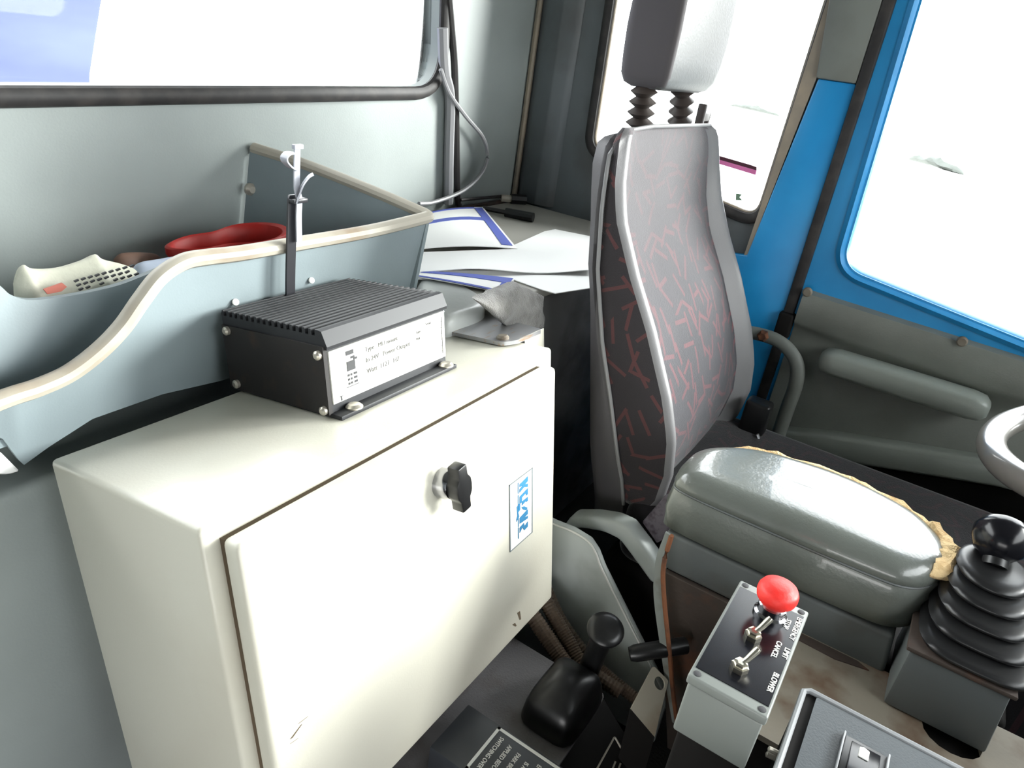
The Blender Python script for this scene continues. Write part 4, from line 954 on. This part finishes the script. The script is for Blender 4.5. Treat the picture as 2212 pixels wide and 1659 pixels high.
# ================================================================== STEERING WHEEL
wc = W(1.265, -.38, -.41); tilt = math.radians(15)
wx = Vector((1, 0, 0)); wy = Vector((0, math.cos(tilt), -math.sin(tilt))); wn = wx.cross(wy)
sw = thing('steering_wheel', 'glossy steering wheel cut off by the right edge of the photo', 'steering wheel', wc-wn*.6)
RW = .225
link('rim', tube([wc+wx*(RW*math.cos(t*math.pi/36))+wy*(RW*math.sin(t*math.pi/36)) for t in range(72)], .0205, 16, True, tuple(wn)), M['wheel'], sw)
link('hub', lathe([(.055, -.05), (.06, -.03), (.055, -.005), (.03, 0), (.001, 0)], wc, wn, 28), M['wheel'], sw)
for an in (10, 130, 250):
    a = math.radians(an); d = wx*math.cos(a)+wy*math.sin(a); link('spoke', tube([wc+d*.04-wn*.02, wc+d*(RW-.006)], .012, 10, False, tuple(wn), .5), M['wheel'], sw)
link('column', tube([wc-wn*.04, wc-wn*.62], .03, 14), M['dull'], sw)

# ================================================================== OUTSIDE
struct(link('ground', boxb((-40, -40, -2.75), (40, 40, -2.7)), M['ground']))
tr = thing('curtain_trailer', 'blue tarpaulin-sided trailer outside, seen through the top left window', 'trailer', W(-1.5, 6, -2.7))
yT = 5.0; ra = PY(222, 0, yT); rb2 = PY(196, 165, yT)
link('tarpaulin', prism([W(-7, yT, -1.5), Vector((rb2.x-.05, yT, -1.5+H)), Vector((rb2.x, yT, rb2.z)), ra+(ra-rb2)*.8, W(-7, yT, 1.6)], (0, 2.4, 0), .02, 2), M['trailer'], tr)
link('chassis', boxb((-7, yT+.2, -1.75), (rb2.x-.3, yT+2.2, -1.5), .02), M['dull'], tr)
for x in (-5.5, -4.3, -.6): link('wheel', lathe([(.1, -.15), (.45, -.15), (.5, -.1), (.5, .1), (.45, .15), (.1, .15)], W(x, yT+.3, -2.2), (0, 1, 0), 24), M['rubber'], tr)
# quarter window: strip standing in for a distant pink object, and the sticker
ps = thing('pink_stand_in', 'narrow pink strip with a dark upper edge on the pane, standing in for a distant object outside', 'strip', PX(1590, 358, 1.765))
link('pink_face', prism([PX(1530, 338, 1.762), PX(1634, 368, 1.762), PX(1632, 378, 1.762), PX(1530, 347, 1.762)], (.006, 0, 0)), M['pink'], ps)
link('dark_edge', prism([PX(1530, 330, 1.762), PX(1620, 356, 1.762), PX(1634, 361, 1.762), PX(1634, 368, 1.762), PX(1530, 338, 1.762)], (.006, 0, 0)), M['pinkdark'], ps)
tag(link('window_sticker', prism([PX(1590, 418, 1.764), PX(1602, 420, 1.764), PX(1597, 426, 1.764), PX(1603, 433, 1.764), PX(1589, 432, 1.764)], (.005, 0, 0)), M['sticker']), 'tiny pale green sticker low on the window beside the seat', 'sticker')
def hedge(px0, py0, px1, py1, label):
    a, b = PZ(px0, py0, -2.7), PZ(px1, py1, -2.7); rr = random.Random(int(px0)); rings = []
    n = 14
    for i in range(n+1):
        t = i/n; c = a.lerp(b, t); s = (math.sin(math.pi*t)**.5*.8+.05)*(.8+.4*rr.random()); hgt = .45*s
        dv2 = (b-a).normalized(); nx = Vector((-dv2.y, dv2.x, 0))
        rings.append([c+nx*(math.cos(k*math.pi/5)*.35*s*(.8+.4*rr.random()))+Vector((0, 0, hgt*(.5+.5*math.sin(k*math.pi/5))*(.8+.4*rr.random()))) for k in range(10)])
    tag(link('hedge', loft(rings), M['hedge']), label, 'hedge')
hedge(1962, 345, 2082, 378, 'low distant hedge outside the driver door window')
hedge(1575, 228, 1685, 252, 'low distant hedge outside the window behind the headrest')

# ================================================================== LIGHT
wd = bpy.data.worlds.new('overcast'); S.world = wd; wd.use_nodes = True; nt = wd.node_tree
bg = nt.nodes['Background']; tc = nt.nodes.new('ShaderNodeTexCoord'); sx_ = nt.nodes.new('ShaderNodeSeparateXYZ'); mr = nt.nodes.new('ShaderNodeMapRange'); mx = nt.nodes.new('ShaderNodeMix'); mx.data_type = 'RGBA'
mr.inputs['From Min'].default_value = -.1; mr.inputs['From Max'].default_value = .9
mx.inputs[6].default_value = (1, .99, .975, 1); mx.inputs[7].default_value = (1.25, 1.27, 1.3, 1)
nt.links.new(tc.outputs['Generated'], sx_.inputs[0]); nt.links.new(sx_.outputs[2], mr.inputs[0]); nt.links.new(mr.outputs[0], mx.inputs[0]); nt.links.new(mx.outputs[2], bg.inputs[0])
bg.inputs[1].default_value = 8.5
sl = bpy.data.lights.new('sun', 'SUN'); sl.energy = 20; sl.angle = math.radians(32); sl.color = (1, .985, .95)
so_ = bpy.data.objects.new('sun', sl); COL.objects.link(so_); so_.location = W(5, -5, 3)
so_.rotation_euler = Vector((-.9, 1.0, -.43)).to_track_quat('-Z', 'Y').to_euler()
def portal(name, c, sx, sy, rot):
    l = bpy.data.lights.new(name, 'AREA'); l.shape = 'RECTANGLE'; l.size = sx; l.size_y = sy; l.cycles.is_portal = True
    o = bpy.data.objects.new(name, l); COL.objects.link(o); o.location = c; o.rotation_euler = rot
h_ = math.pi/2
portal('portal_windscreen', W(.69, YF-.03, .13), 1.9, .6, (h_, 0, 0))
portal('portal_rear', W(.37, YB+.03, .13), 2.0, .56, (-h_, 0, 0))
portal('portal_quarter', W(XR+.03, .62, .12), .72, .5, (h_, 0, h_))
portal('portal_door', W(XR+.05, -.24, .05), .86, .86, (h_, 0, h_))
portal('portal_left_fill', W(XL-.03, -.39, -.73), 1.0, .62, (h_, 0, -h_))  # guides light through the added left opening
S.view_settings.view_transform = 'Standard'; S.view_settings.look = 'None'; S.view_settings.gamma = 1; S.view_settings.use_curve_mapping = False
S.view_settings.exposure = 0.0
S.cycles.max_bounces = 8; S.cycles.diffuse_bounces = 5; S.cycles.transparent_max_bounces = 16; S.cycles.sample_clamp_indirect = 6
